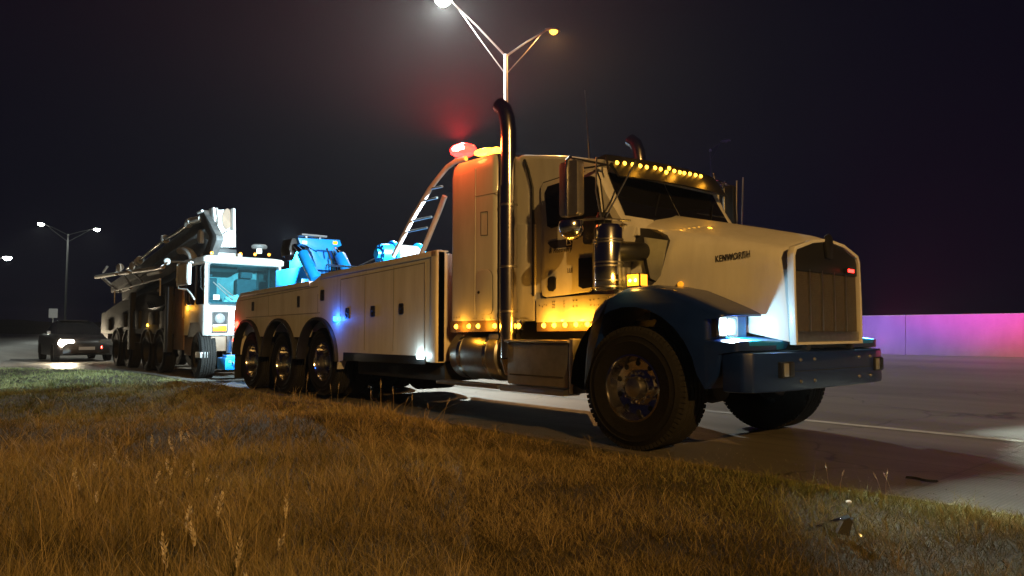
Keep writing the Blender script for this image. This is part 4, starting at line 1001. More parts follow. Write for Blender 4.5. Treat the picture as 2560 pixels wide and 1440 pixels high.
# work lamps that light the deck and the towed truck
m = MB(); m.box(-3.22, -3.14, 0.55, 0.75, 2.80, 2.95); wl2 = part('work_lamp', m, M['black'], T, 0.01)
m = MB(); m.box(-3.236, -3.221, 0.565, 0.735, 2.815, 2.935); part('lens', m, M['cool'], wl2, 0.003)
light('work_light', 'SPOT', (-3.3, 0.65, 2.86), 2200, (0.72, 0.9, 1.0), T, 0.05, 75, 0.6, aim=(-1, 0.09, -0.16))
light('boom_light', 'SPOT', (BX - 0.22, 0.5, 2.86), 5200, (0.62, 0.88, 1.0), T, 0.08, 120, 0.5, aim=(-1, 0, -0.10))
# strobes on the far side, aimed across the road
m = MB(); m.prism(rrect(-0.72, -0.56, 1.20, 1.27, 0.025), 2.621, 2.65, 'Y'); part('blue_strobe', m, M['blue_led'], T, 0.006)
light('far_strobe', 'SPOT', (-1.3, 2.72, 1.25), 14000, (0.27, 0.07, 1.0), T, 0.05, 60, 0.4, aim=(-0.26, 1, 0.44))
m = MB(); m.prism(rrect(1.0, 1.12, 0.70, 0.77, 0.025), 2.531, 2.56, 'Y'); part('red_strobe', m, M['red'], T, 0.006)
light('far_strobe', 'SPOT', (1.1, 2.70, 0.95), 19000, (1.0, 0.02, 0.28), T, 0.05, 58, 0.45, aim=(-0.06, 1, 0.44))

# ------------------------------------------------------------------ the towed pump truck
XF = -12.6
B = empty('pump_truck', (-17.0, 1.2, 0))
tag(B, 'white flat-faced boom truck with folded boom being towed behind the wrecker', 'boom truck')
by0, by1 = 0.27, 2.08
# cab shell
m = MB(); secs = []
for z, dx in ((0.98, -0.03), (1.06, 0.0), (1.45, 0.0), (1.69, -0.005)):
    secs.append([(a, b, z) for a, b in rrect(-14.1, XF + dx, by0, by1, 0.09)])
m.loft(secs); bcab = part('cab', m, M['pump_white'], B)
m = MB(); secs = []
for z, s in ((2.63, 0.0), (2.66, -0.04), (2.76, -0.045), (2.80, 0.0), (2.83, 0.12)):
    secs.append([(a, b, z) for a, b in rrect(-14.12 + s, XF + 0.03 - s, by0 - 0.0 + s, by1 + 0.0 - s, 0.08)])
m.loft(secs); roof = part('roof', m, M['pump_white'], B)
m = MB(); m.prism(rrect(-13.6, -12.9, 0.45, 1.25, 0.1), 2.83, 2.92, 'Z'); part('roof_vent', m, M['pump_white'], roof, 0.02)
for y in (by0 + 0.01, by1 - 0.09):
    m = MB(); m.prism([(XF - 0.09, 1.69), (XF - 0.005, 1.69), (XF - 0.035, 2.63), (XF - 0.12, 2.63)], y, y + 0.08, 'Y'); part('windscreen_pillar', m, M['pump_white'], bcab, 0.01)
for y in (by0 + 0.02, by1 - 0.06):
    for x in (-14.08, -13.35):
        m = MB(); m.box(x, x + 0.10, y, y + 0.04, 1.69, 2.63); part('door_pillar', m, M['black'], bcab, 0.006)
    m = MB(); m.box(-13.25, XF - 0.13, y + 0.015, y + 0.022, 1.70, 2.62); part('side_window', m, M['windscreen'], bcab)
    m = MB(); m.box(-13.98, -13.35, y + 0.015, y + 0.022, 1.70, 2.62); part('side_window', m, M['glass'], bcab)
m = MB(); m.box(-14.1, -14.05, by0 + 0.03, by1 - 0.03, 1.69, 2.63); part('rear_wall', m, M['wallcloth'], bcab)
m = MB(); m.prism([(XF - 0.012, 1.695), (XF - 0.004, 1.695), (XF - 0.036, 2.63), (XF - 0.044, 2.63)], by0 + 0.092, by1 - 0.092, 'Y'); ws = part('windscreen', m, M['windscreen'], B)
m = MB(); ring(rrect(by0 + 0.07, by1 - 0.07, 1.665, 2.66, 0.09, 5), rrect(by0 + 0.10, by1 - 0.10, 1.70, 2.63, 0.07, 5), XF - 0.02, XF + 0.008, 'X', m); part('windscreen_seal', m, M['black'], ws)
# inside of the cab
m = MB(); m.box(XF - 0.55, XF - 0.06, by0 + 0.1, by1 - 0.1, 1.692, 1.76); part('dashboard', m, M['cloth'], bcab, 0.02)
for y in (0.42, 1.40):
    m = MB(); m.box(-13.75, -13.3, y, y + 0.5, 1.70, 1.86); m.box(-13.86, -13.7, y, y + 0.5, 1.80, 2.38); m.box(-13.84, -13.72, y + 0.1, y + 0.4, 2.40, 2.56); part('seat', m, M['cloth'], bcab, 0.04)
m = MB(); n = 24
ringp = [(XF - 0.42 + 0.07 * math.sin(2 * math.pi * k / n), 1.58 + 0.22 * math.cos(2 * math.pi * k / n), 1.90 + 0.17 * math.sin(2 * math.pi * k / n)) for k in range(n + 1)]
m.tube(ringp, 0.018, 8, cap=False); m.tube([(XF - 0.42, 1.37, 1.90), (XF - 0.42, 1.79, 1.90)], 0.014, 6); m.tube([(XF - 0.42, 1.58, 1.9), (XF - 0.3, 1.58, 1.72)], 0.03, 8); part('steering_wheel', m, M['black'], bcab)
m = MB(); secs = []
for k, (z, s) in enumerate(((1.765, 1), (1.82, 0.9), (1.87, 0.85), (1.92, 0.5))):
    secs.append([(XF - 0.22 + 0.12 * s * math.cos(a), 1.0 + 0.2 * s * math.sin(a) * (1 + 0.2 * math.sin(3 * a)), z + 0.02 * math.sin(2 * a)) for a in np.linspace(0, 2 * math.pi, 14, endpoint=False)])
m.loft(secs); part('work_cap', m, M['paper'], bcab)
q = at(541, 743, X=XF + 0.012); m = MB(); m.box(XF + 0.002, XF + 0.005, q.y - 0.065, q.y + 0.065, q.z - 0.055, q.z + 0.055); part('permit_sticker', m, M['paper'], ws)
for (x0, y0), (x1, y1) in (((533, 705), (583, 752)), ((545, 708), (588, 745))):
    m = MB(); m.tube([at(x0, y0, X=XF + 0.03), at(x1, y1, X=XF + 0.04)], 0.012, 6); part('wiper', m, M['alu'], ws)
for px, py in ((529, 632.5), (601, 635), (637, 636), (672, 637)):
    p = at(px, py, X=XF + 0.06); m = MB(); m.rev([(0, 0.03), (0.03, 0.024), (0.04, 0.0), (0, 0)], (XF + 0.075, p.y, p.z), 'X', 12); part('roof_marker', m, M['amber_sig'], roof)
# headlamp cluster
for yc in (at(549.5, 800, X=XF).y, by1 - 0.42):
    m = MB(); ring(rrect(yc - 0.185, yc + 0.185, 1.045, 1.53, 0.03), rrect(yc - 0.155, yc + 0.155, 1.075, 1.50, 0.02), XF - 0.0, XF + 0.02, 'X', m); hc = part('headlamp', m, M['chrome'], B)
    m = MB(); m.box(XF + 0.001, XF + 0.008, yc - 0.155, yc + 0.155, 1.235, 1.50); part('lamp_bucket', m, M['dark'], hc)
    m = MB(); m.rev([(0, 0.03), (0.06, 0.028), (0.10, 0.016), (0.115, 0.002)], (XF + 0.008, yc, 1.37), 'X', 24); part('lens', m, M['lensdull'], hc)
    m = MB(); m.box(XF + 0.001, XF + 0.02, yc - 0.15, yc + 0.15, 1.08, 1.205); part('turn_lens', m, M['amber_sig'], hc, 0.012)
q = at(542, 768, X=XF)
# bumper stubs and steps
a = at(500, 882, X=XF + 0.1); 
for px in (501, 578):
    p = at(px, 895, X=XF + 0.12); w_ = 0.26 if px < 550 else 0.17
    m = MB(); m.box(XF - 0.25, XF + 0.12, p.y, p.y + w_, p.z, p.z + 0.13); part('front_step', m, M['pump_white'], B, 0.012)
p = at(566, 880, X=XF + 0.05); m = MB(); m.prism(rrect(XF - 0.06, XF + 0.08, p.y - 0.02, p.y + 0.12, 0.02), 0.58, 0.98, 'Z'); part('bumper_bracket', m, M['chrome'], B)
m = MB(); m.box(XF - 0.3, XF - 0.02, 0.45, 2.0, 0.62, 0.96); part('front_bumper', m, M['brown'], B, 0.02)
# chassis and rear body
m = MB()
for y in (0.75, 1.55): m.box(-23.2, -12.8, y, y + 0.1, 0.62, 0.92)
part('chassis', m, M['dark'], B)
m = MB(); m.prism([(-14.95, 0.62), (-14.15, 0.62), (-14.15, 1.35), (-14.3, 1.42), (-14.3, 2.15), (-14.95, 2.15)], 0.30, 2.1, 'Y'); part('side_locker', m, M['brown'], B, 0.015)
m = MB(); m.prism([(-14.14, 0.5), (-13.55, 0.5), (-13.5, 1.0), (-14.14, 1.0)], 0.32, 0.6, 'Y'); part('cab_step', m, M['brown'], B, 0.015)
m = MB(); m.prism([(-23.0, 1.0), (-15.0, 1.0), (-15.0, 1.95), (-17.5, 2.1), (-20.5, 2.0), (-22.2, 1.75), (-23.0, 1.5)], 0.28, 2.2, 'Y'); rb = part('rear_body', m, M['pump_dark'], B, 0.03)
m = MB(); m.prism([(-24.0, 1.0), (-23.1, 0.8), (-22.9, 1.3), (-23.6, 1.75), (-24.1, 1.7)], 0.5, 1.95, 'Y'); part('hopper', m, M['pump_dark'], B, 0.04)
for x in (-15.9, -17.2, -19.2, -20.6):
    for y, fl in ((0.24, False), (2.28, True)): put_wheel(B, (x, y, 0.53), pump_ms, flip=fl, nuts=False)
    m = MB(); m.prism([(x + 0.62 * math.cos(R(a)), 0.55 + 0.62 * math.sin(R(a))) for a in range(20, 161, 14)] + [(x + 0.58 * math.cos(R(a)), 0.55 + 0.58 * math.sin(R(a))) for a in range(160, 19, -14)], 0.22, 0.6, 'Y'); part('mudguard', m, M['pump_dark'], B)
for y, fl in ((0.24, False), (2.28, True)): put_wheel(B, (-13.02, y, 0.53), pump_steer_ms, flip=fl, nuts=False, steer=R(-6))
m = MB(); m.prism([(-12.62, 0.95), (-13.7, 0.95), (-13.55, 1.28), (-12.9, 1.28)], 0.262, 0.268, 'Y'); part('wheel_arch', m, M['black'], B)
def blamp(px, py, Y, mt, nm, par=B, r=0.04):
    p = at(px, py, Y=Y); m = MB(); m.rev([(0, -0.03), (r * 0.7, -0.025), (r, 0.0), (0, 0.0)], (p.x, Y, p.z), 'Y', 12); o = part(nm, m, mt, par); return p
p = blamp(470, 770, 0.262, M['amber_hot'], 'side_marker', r=0.055); light('marker_light', 'POINT', (p.x - 0.1, 0.12, p.z), 6, (1, 0.42, 0.03), B, 0.04)
p = blamp(370, 813, 0.272, M['amber'], 'side_marker'); light('marker_light', 'POINT', (p.x, 0.15, p.z), 2, (1, 0.5, 0.06), B, 0.04)
blamp(255, 868, 0.22, M['red'], 'tail_marker', r=0.05)
blamp(396, 726, 0.27, M['lensdull'], 'side_reflector', r=0.05); blamp(441, 699, 0.27, M['lensdull'], 'side_reflector', r=0.05)
# gear along the flank
for x, z, w_, h_ in ((-15.6, 1.15, 0.5, 0.45), (-16.6, 1.25, 0.7, 0.35), (-18.2, 1.15, 0.6, 0.5), (-19.9, 1.2, 0.8, 0.4), (-21.8, 1.1, 0.6, 0.35)):
    m = MB(); m.box(x - w_ / 2, x + w_ / 2, 0.20, 0.285, z, z + h_); part('tool_locker', m, M['pump_dark'], B, 0.015)
for x in (-15.15, -18.75):
    m = MB(); m.prism([(x - 0.14, 0.55), (x + 0.14, 0.55), (x + 0.12, 2.2), (x - 0.12, 2.2)], 0.16, 0.30, 'Y'); part('outrigger_leg', m, M['pump_dark'], B, 0.02)
m = MB(); m.tube([(-16.0, 0.24, 2.0), (-16.0, 0.24, 2.45), (-21.0, 0.24, 2.35), (-21.0, 0.24, 1.95)], 0.022, 8); part('hand_rail', m, M['alu'], B)
for k in range(4):
    m = MB(); m.tube([(-15.3 - 0.1 * k, 0.3, 2.0), (-15.6 - 0.1 * k, 0.26, 1.75 - 0.05 * k), (-16.4 - 0.2 * k, 0.25, 1.7), (-17.0 - 0.2 * k, 0.3, 1.95)], 0.02, 6); part('hydraulic_hose', m, M['black'], B)
# mirror on its hoop
p0 = at(446, 661, Y=0.0); p1 = at(472, 711, Y=0.0)
m = MB(); m.prism([(p0.x, p1.z), (p1.x, p1.z), (p1.x, p0.z), (p0.x, p0.z)], -0.02, 0.05, 'Y'); bm_ = part('side_mirror', m, M['pump_white'], B, 0.012)
m = MB()
for k in range(9):
    x = p0.x + (p1.x - p0.x) * (k + 0.7) / 9.5; m.box(x - 0.012, x + 0.012, -0.027, -0.021, p1.z + 0.05, p0.z - 0.05)
part('mirror_ribs', m, M['alu'], bm_)
m = MB(); m.tube([at(x, y, Y=0.03) for x, y in ((482, 656), (449, 656), (443, 663), (443, 715), (447, 722), (468, 724), (478, 735), (486, 748))], 0.018, 8); part('mirror_hoop', m, M['pump_white'], bm_)
m = MB(); m.tube([at(x, y, Y=0.02) for x, y in ((478, 655), (428, 654))], 0.02, 8); part('mirror_arm', m, M['pump_white'], bm_)
c = at(418, 653, Y=0.02); m = MB(); m.rev([(0, -0.1), (0.06, -0.07), (0.085, 0), (0.06, 0.06), (0, 0.085)], c, 'Z', 14); part('spot_mirror', m, M['pump_white'], bm_)
m = MB(); m.tube([at(x, y, Y=0.25) for x, y in ((461, 726), (461, 752), (467, 762))], 0.014, 6); part('grab_handle', m, M['alu'], B)
# intake elbow and roof cap
m = MB(); m.tube([at(x, y, Y=0.5) for x, y in ((450, 627), (462, 626), (474, 631), (482, 642), (484, 660))], [0.09, 0.1, 0.1, 0.1, 0.1], 16); part('intake_elbow', m, M['pump_white'], B)
c = at(648, 622, X=-13.0); m = MB(); m.rev([(0, 0.0), (0.07, 0.0), (0.07, -0.12), (0.08, -0.12), (0.0, -0.12)], c - Vector((0, 0, 0.0)), 'Z', 18); part('roof_pipe', m, M['pump_white'], B)
m = MB(); m.rev([(0, 0.0), (0.17, 0.0), (0.19, 0.03), (0.185, 0.075), (0.15, 0.10), (0, 0.11)], c, 'Z', 24); part('roof_cap', m, M['dirtmetal'], B)

# folded boom
bm0 = empty('folded_boom', (-17.0, 0.9, 3.0), B)
def beam(path, h, y0, y1, nm, mt):
    m = MB(); secs = [[(x, y0, z - h), (x, y0, z), (x, y1, z), (x, y1, z - h)] for x, z in path]
    m.loft(secs); return part(nm, m, mt, bm0, 0.02)
beam([(-23.4, 2.74), (-19.8, 3.12), (-17.0, 3.50), (-14.3, 3.86), (-13.5, 3.92)], 0.34, 0.62, 1.02, 'boom_section', M['dirtmetal'])
beam([(-22.0, 2.50), (-19.8, 2.72), (-17.0, 3.02), (-14.0, 3.36), (-13.45, 3.2)], 0.42, 0.66, 1.1, 'boom_section', M['dirtmetal'])
beam([(-20.0, 2.15), (-16.5, 2.45), (-14.2, 2.8), (-13.4, 2.9)], 0.40, 0.64, 1.3, 'boom_section', M['pump_dark'])
pl = xz([(503, 527), (512, 525), (530, 556), (547, 588), (548, 600), (533, 640), (512, 640), (527, 600), (528, 592), (510, 560)], 0.5)
m = MB(); m.prism(pl, 0.44, 0.60, 'Y'); part('fold_link', m, M['dirtmetal'], bm0, 0.015)
bp0 = [at(x, y, Y=0.5) for x, y in ((505, 546), (480, 553), (470, 562), (440, 583), (413, 598), (380, 624), (345, 655), (318, 672))]
m = MB(); m.tube(bp0[:2], 0.085, 14); part('delivery_pipe', m, M['pump_white'], bm0)
m = MB(); m.tube([bp0[1], bp0[1].lerp(bp0[2], 0.5) + Vector((-0.05, 0, 0.03)), bp0[2]], 0.10, 14); part('pipe_elbow', m, M['pump_white'], bm0)
m = MB(); m.tube(bp0[2:6], 0.055, 12); part('delivery_pipe', m, M['steel'], bm0)
m = MB(); m.tube(bp0[5:], 0.045, 12); part('delivery_pipe', m, M['steel'], bm0)
for i, (x, y) in enumerate(((413, 598), (345, 655), (350, 650), (300, 668))):
    c = at(x, y, Y=0.5); m = MB(); m.rev([(0.06, -0.05), (0.11, -0.05), (0.12, 0), (0.11, 0.05), (0.06, 0.05)], c, 'X', 16); part('pipe_coupling', m, M['pump_white'], bm0)
for (x0, y0), (x1, y1) in (((405, 590), (408, 600)), ((506, 527), (495, 532))):
    m = MB(); m.tube([at(x0, y0, Y=0.42), at(x1, y1, Y=0.42)], 0.03, 8); part('pipe_clamp', m, M['pump_white'], bm0)
m = MB(); m.rev([(0, -0.06), (0.15, -0.05), (0.16, 0.0), (0, 0)], at(503, 590, Y=0.6), 'Y', 16); part('pivot_pin', m, M['pump_white'], bm0)
m = MB(); m.box(*[v for v in (-13.9, -13.75)], 0.5, 0.6, 3.2, 3.5); part('link_bracket', m, M['pump_white'], bm0, 0.02)
# boom tip guide standing over the cab roof
HX = -13.0
lo = yz([(547, 578), (584, 580), (585, 618), (546, 618)], HX)
m = MB(); m.prism(lo, HX - 0.10, HX, 'X'); tip = part('boom_tip', m, M['pump_white'], B, 0.01)
lo = yz([(536, 524), (582, 524), (584, 577), (547, 575)], HX - 0.25)
m = MB(); m.prism(lo, HX - 0.30, HX - 0.25, 'X'); part('tip_back', m, M['pump_white'], tip, 0.01)
c = yz([(568, 547)], HX - 0.2)[0]
m = MB(); m.prism([(c[0] + 0.11 * math.cos(a), c[1] + 0.25 * math.sin(a)) for a in np.linspace(0, 2 * math.pi, 24, endpoint=False)], HX - 0.245, HX - 0.2, 'X'); part('tip_opening', m, M['brown'], tip)
for pts in ([(532, 518), (538, 520), (541, 575), (535, 550)], [(583, 520), (588, 522), (589, 618), (585, 618)], [(545, 574), (586, 576), (586, 580), (545, 578)]):
    m = MB(); m.prism(yz(pts, HX), HX - 0.28, HX + 0.02, 'X'); part('tip_rib', m, M['pump_white'], tip, 0.008)
for dx, k in ((0.0, 0), (0.05, 1)):
    m = MB(); m.tube([at(540 + 3 * k, 520, X=HX + dx), at(544 + 2 * k, 545, X=HX + dx), at(544 + 2 * k, 562, X=HX + dx)], 0.022, 8); part('tip_hoop', m, M['alu'], tip)
m = MB(); m.box(HX - 0.35, HX + 0.05, yz([(546, 620)], HX)[0][0], yz([(590, 620)], HX)[0][0], 2.93, 3.02); part('tip_rest', m, M['dark'], tip, 0.01)
m = MB(); m.tube([at(545, 592, X=HX + 0.03), at(569, 577, X=HX + 0.03)], 0.012, 6); part('tip_cable', m, M['dark'], tip)
# side pipe rack
rk = empty('pipe_rack', (-19, 0.25, 2.8), B)
for (x0, y0), (x1, y1), mt in (((240, 693), (292, 684), 'pump_white'), ((300, 684), (324, 680), 'pump_white'), ((334, 679), (392, 671), 'pump_white'), ((392, 671), (408, 667), 'alu')):
    m = MB(); m.tube([at(x0, y0, Y=0.25), at(x1, y1, Y=0.25)], 0.06, 10); part('rack_pipe', m, M[mt], rk)
for (x0, y0), (x1, y1), r in (((256, 694), (276, 712), 0.05), ((276, 712), (300, 730), 0.04), ((308, 685), (328, 714), 0.03), ((336, 684), (357, 705), 0.03), ((308, 727), (326, 720), 0.045), ((258, 680), (268, 667), 0.04), ((372, 685), (402, 678), 0.06)):
    m = MB(); m.tube([at(x0, y0, Y=0.30), at(x1, y1, Y=0.30)], r, 8); part('rack_strut', m, M['alu'], rk)
for x, y in ((330, 668), (297, 672)):
    m = MB(); m.rev([(0, -0.08), (0.12, -0.06), (0.18, 0.0), (0.1, 0.06), (0, 0.08)], at(x, y, Y=0.45), 'Y', 16); part('hose_coil', m, M['pump_white'], rk)

# ------------------------------------------------------------------ the car behind, headlamp on
cx0 = -24.8; cyc = 0.22
K = empty('dark_car', (cx0 - 2.2, cyc, 0)); tag(K, 'dark car stopped behind the trucks with one headlamp glaring', 'car')
m = MB(); secs = []
for x, hw, zb, zs, zt in ((0.0, 0.72, 0.30, 0.55, 0.66), (-0.12, 0.84, 0.24, 0.66, 0.76), (-0.6, 0.90, 0.22, 0.78, 0.88), (-1.3, 0.91, 0.22, 0.86, 0.97), (-3.6, 0.91, 0.22, 0.92, 1.0), (-4.3, 0.88, 0.25, 0.9, 0.98), (-4.5, 0.8, 0.35, 0.75, 0.85)):
    h = [(-hw, zb), (-hw - 0.0, zs - 0.2), (-hw + 0.02, zs), (-hw + 0.14, zt), (hw - 0.14, zt), (hw - 0.02, zs), (hw, zs - 0.2), (hw, zb)]
    secs.append([(cx0 + x, cyc + a, z) for a, z in h])
m.loft(secs); part('body', m, M['car'], K)
m = MB(); secs = []
for x, hw, zt in ((-1.25, 0.76, 0.97), (-1.95, 0.62, 1.40), (-2.6, 0.60, 1.47), (-3.3, 0.6, 1.42), (-4.0, 0.7, 1.0)):
    secs.append([(cx0 + x, cyc - hw - 0.06, 0.95), (cx0 + x, cyc - hw, zt - 0.04), (cx0 + x, cyc - hw + 0.1, zt), (cx0 + x, cyc + hw - 0.1, zt), (cx0 + x, cyc + hw, zt - 0.04), (cx0 + x, cyc + hw + 0.06, 0.95)])
m.loft(secs); part('cabin', m, M['glass'], K)
m = MB(); m.prism([(cyc - 0.5, 1.475), (cyc + 0.5, 1.475), (cyc + 0.4, 1.49), (cyc - 0.4, 1.49)], cx0 - 3.2, cx0 - 2.05, 'X'); part('roof', m, M['car'], K, 0.006)
for s in (-1, 1):
    m = MB(); m.prism(rrect(cyc + s * 0.62 - 0.23, cyc + s * 0.62 + 0.23, 0.56, 0.78, 0.08), cx0 - 0.10, cx0 - 0.02, 'X'); part('headlamp', m, M['warmhead'] if s < 0 else M['lensdull'], K, 0.01)  # headlamp glare is put into the oversized lamp faces
    m = MB(); m.prism(rrect(cx0 - 1.45, cx0 - 1.28, 0.98, 1.10, 0.03), cyc + s * 0.98 - 0.06, cyc + s * 0.98 + 0.06, 'Y'); part('door_mirror', m, M['car'], K, 0.01)
    for x in (-0.85, -3.55):
        m = MB(); m.rev([(0, 0), (0.2, 0.0), (0.31, 0.0), (0.32, 0.03), (0.32, 0.2), (0, 0.2)], (cx0 + x, cyc + s * 0.92 - (0.0 if s < 0 else 0.2) , 0.32), 'Y', 24); part('wheel', m, M['rubber'], K)
m = MB(); m.box(cx0 - 0.02, cx0 + 0.012, cyc - 0.5, cyc + 0.5, 0.36, 0.48); part('radiator_grille', m, M['black'], K, 0.01)
m = MB(); m.box(cx0 + 0.013, cx0 + 0.02, cyc - 0.25, cyc + 0.25, 0.42, 0.53); part('number_plate', m, M['sign'], K)
light('car_lamp', 'SPOT', (cx0 + 0.05, cyc - 0.66, 0.68), 420, (1, 0.85, 0.62), K, 0.05, 70, 0.5, aim=(1, -0.6, -0.16))

# far vehicle lamp at the left edge of the road
# ------------------------------------------------------------------ grass
def gnoise(x, y):
    return (np.sin(x * 1.7 + 0.6 * np.sin(y * 1.3)) * np.cos(y * 2.1 - x * 0.8) + 0.6 * np.sin(x * 4.3 + y * 3.1) * np.cos(y * 5.2 - x * 2.2) + 0.4 * np.sin(x * 9.1 - y * 7.7)) / 2.0
def vedge(x): return np.where(x > -16.0, -0.10, np.maximum(-7.0, -0.10 + (x + 16.0) * 0.45))
def vvh(x, y):
    d = vedge(x) - y; a = np.clip(d / 0.5, 0, 1)
    h = 0.045 * a + 0.05 * a * np.sin(x * 0.9 + y * 0.7) * np.cos(x * 0.37 - y * 1.1)
    h += 0.035 * a * np.sin(x * 2.3 + 1.3) * np.sin(y * 2.1 + x * 0.6)
    h += 0.10 * np.exp(-((x + 3.2) ** 2 / 9 + (y + 1.6) ** 2 / 1.6)) * a
    h -= 0.12 * np.clip((d - 2.0) / 4.0, 0, 1)
    return h
N = 620000
d = np.exp(rng.uniform(math.log(1.9), math.log(34), N)); tb = rng.uniform(-0.80, 0.80, N)
fx, fy = FWD.x, FWD.y; rx, ry = _rt.x, _rt.y
px = CAM.x + d * fx + d * tb * rx; py = CAM.y + d * fy + d * tb * ry
dd = vedge(px) - py
keep = (dd > 0.10 + 0.06 * gnoise(px * 3, py * 3)) & (dd < 15) & (rng.uniform(size=N) < np.clip(0.25 + dd * 2.2, 0, 1))
px, py, d, dd, tb = px[keep], py[keep], d[keep], dd[keep], tb[keep]; N = len(px)
gn = gnoise(px, py)
keep2 = rng.uniform(size=N) < np.clip(0.85 + 0.4 * gn, 0.6, 1)
px, py, d, dd, tb, gn = px[keep2], py[keep2], d[keep2], dd[keep2], tb[keep2], gn[keep2]; N = len(px)
# taller tufts standing out of the short cover
NT = 900
td = np.exp(rng.uniform(math.log(2.0), math.log(15), NT)); tt = rng.uniform(-0.78, 0.78, NT)
tt = np.where(rng.uniform(size=NT) < 0.55, -np.abs(tt), tt)
tx = CAM.x + td * fx + td * tt * rx; ty = CAM.y + td * fy + td * tt * ry
ok = (vedge(tx) - ty) > 0.25; tx, ty, td, tt = tx[ok], ty[ok], td[ok], tt[ok]; NT = len(tx)
nb = 34; sp_ = np.repeat(rng.uniform(0.02, 0.07, NT), nb); an_ = rng.uniform(0, 2 * math.pi, NT * nb); rr_ = np.sqrt(rng.uniform(size=NT * nb)) * sp_
qx = np.repeat(tx, nb) + rr_ * np.cos(an_); qy = np.repeat(ty, nb) + rr_ * np.sin(an_); qd = np.repeat(td, nb); qt = np.repeat(tt, nb)
tall = np.concatenate([np.zeros(N), np.repeat(rng.uniform(0.6, 1.5, NT), nb)])
tuft_t = np.concatenate([np.zeros(N), np.repeat(rng.normal(0.12, 0.22, NT), nb)])
px = np.concatenate([px, qx]); py = np.concatenate([py, qy]); d = np.concatenate([d, qd]); tb = np.concatenate([tb, qt]); dd = vedge(px) - py; gn = gnoise(px, py); N = len(px)
pz = vvh(px, py)
leftness = np.clip((-tb - 0.02) * 2.2, 0, 1) * np.clip((8 - d) / 4, 0, 1)
hgt = rng.gamma(3.0, 0.0125, N) * (0.82 + 0.34 * gn) * (1 + 1.7 * leftness) + 0.012
hgt *= np.clip(0.35 + dd * 1.2, 0.35, 1) * (1 + tall)
wid = (0.0008 + 0.0008 * rng.uniform(size=N)) * np.clip(d / 3.2, 0.8, 5)
ang = rng.uniform(0, 2 * math.pi, N); lean = np.abs(rng.normal(0.9, 0.5, N)) * hgt * (1 - 0.45 * leftness)
la = rng.uniform(0, 2 * math.pi, N)
ux, uy = np.cos(ang) * wid, np.sin(ang) * wid
lx, ly = np.cos(la) * lean, np.sin(la) * lean
base = np.stack([px, py, pz - 0.01], 1)
V = np.empty((N, 5, 3))
V[:, 0] = base + np.stack([-ux, -uy, 0 * ux], 1); V[:, 1] = base + np.stack([ux, uy, 0 * ux], 1)
midp = base + np.stack([lx * 0.35, ly * 0.35, hgt * 0.6], 1)
V[:, 2] = midp + np.stack([ux * 0.75, uy * 0.75, 0 * ux], 1); V[:, 3] = midp - np.stack([ux * 0.75, uy * 0.75, 0 * ux], 1)
V[:, 4] = base + np.stack([lx, ly, hgt], 1)
me = bpy.data.meshes.new('grass')
me.vertices.add(N * 5); me.vertices.foreach_set('co', V.ravel())
idx = np.arange(N)[:, None] * 5
loops = np.concatenate([idx + np.array([[0, 1, 2, 3]]), idx + np.array([[3, 2, 4]])], 1).ravel()
me.loops.add(len(loops)); me.loops.foreach_set('vertex_index', loops)
st = (np.arange(N)[:, None] * 7 + np.array([[0, 4]])).ravel()
me.polygons.add(2 * N); me.polygons.foreach_set('loop_start', st)
me.polygons.foreach_set('loop_total', np.tile([4, 3], N))
me.update(calc_edges=True); me.validate()
green = gnoise(px * 0.55 + 3.1, py * 0.55 - 1.7)
tint = np.clip(0.40 + 0.30 * gn + 0.38 * green + tuft_t + rng.normal(0, 0.22, N), 0, 1)
gr_ = np.clip(np.clip((tb - 0.12) * 3.0, 0, 1) * np.clip((6.8 - d) / 1.5, 0, 1) * np.clip((d - 3.0) / 1.5, 0.25, 1) + np.clip((-tb - 0.25) * 3, 0, 1) * np.clip((d - 7) / 4, 0, 1) + 0.35 * green + rng.normal(-0.05, 0.18, N), 0, 1)
ag_ = me.attributes.new('green', 'FLOAT', 'POINT'); ag_.data.foreach_set('value', np.repeat(gr_, 5))
at_ = me.attributes.new('tint', 'FLOAT', 'POINT'); at_.data.foreach_set('value', np.repeat(tint, 5))
gm = bpy.data.materials.new('dry_grass'); gm.use_nodes = True
nt = gm.node_tree; bb_ = nt.nodes['Principled BSDF']
an = nt.nodes.new('ShaderNodeAttribute'); an.attribute_name = 'tint'
cr = nt.nodes.new('ShaderNodeValToRGB')
cr.color_ramp.elements[0].color = (0.05, 0.045, 0.02, 1); cr.color_ramp.elements[1].color = (0.42, 0.315, 0.18, 1)
e2 = cr.color_ramp.elements.new(0.45); e2.color = (0.23, 0.17, 0.075, 1)
nt.links.new(an.outputs['Fac'], cr.inputs['Fac']); an2 = nt.nodes.new('ShaderNodeAttribute'); an2.attribute_name = 'green'
cr2 = nt.nodes.new('ShaderNodeValToRGB'); cr2.color_ramp.elements[0].color = (0.06, 0.085, 0.022, 1); cr2.color_ramp.elements[1].color = (0.33, 0.34, 0.15, 1)
mg = nt.nodes.new('ShaderNodeMix'); mg.data_type = 'RGBA'
nt.links.new(an.outputs['Fac'], cr2.inputs['Fac']); nt.links.new(an2.outputs['Fac'], mg.inputs[0])
nt.links.new(cr.outputs['Color'], mg.inputs[6]); nt.links.new(cr2.outputs['Color'], mg.inputs[7])
nt.links.new(mg.outputs[2], bb_.inputs['Base Color'])
bb_.inputs['Roughness'].default_value = 0.75; bb_.inputs['Specular IOR Level'].default_value = 0.1
me.materials.append(gm)
go = bpy.data.objects.new('grass', me); COL.objects.link(go)
tag(go, 'short dry brown and green grass on the bank', 'grass', kind='stuff')

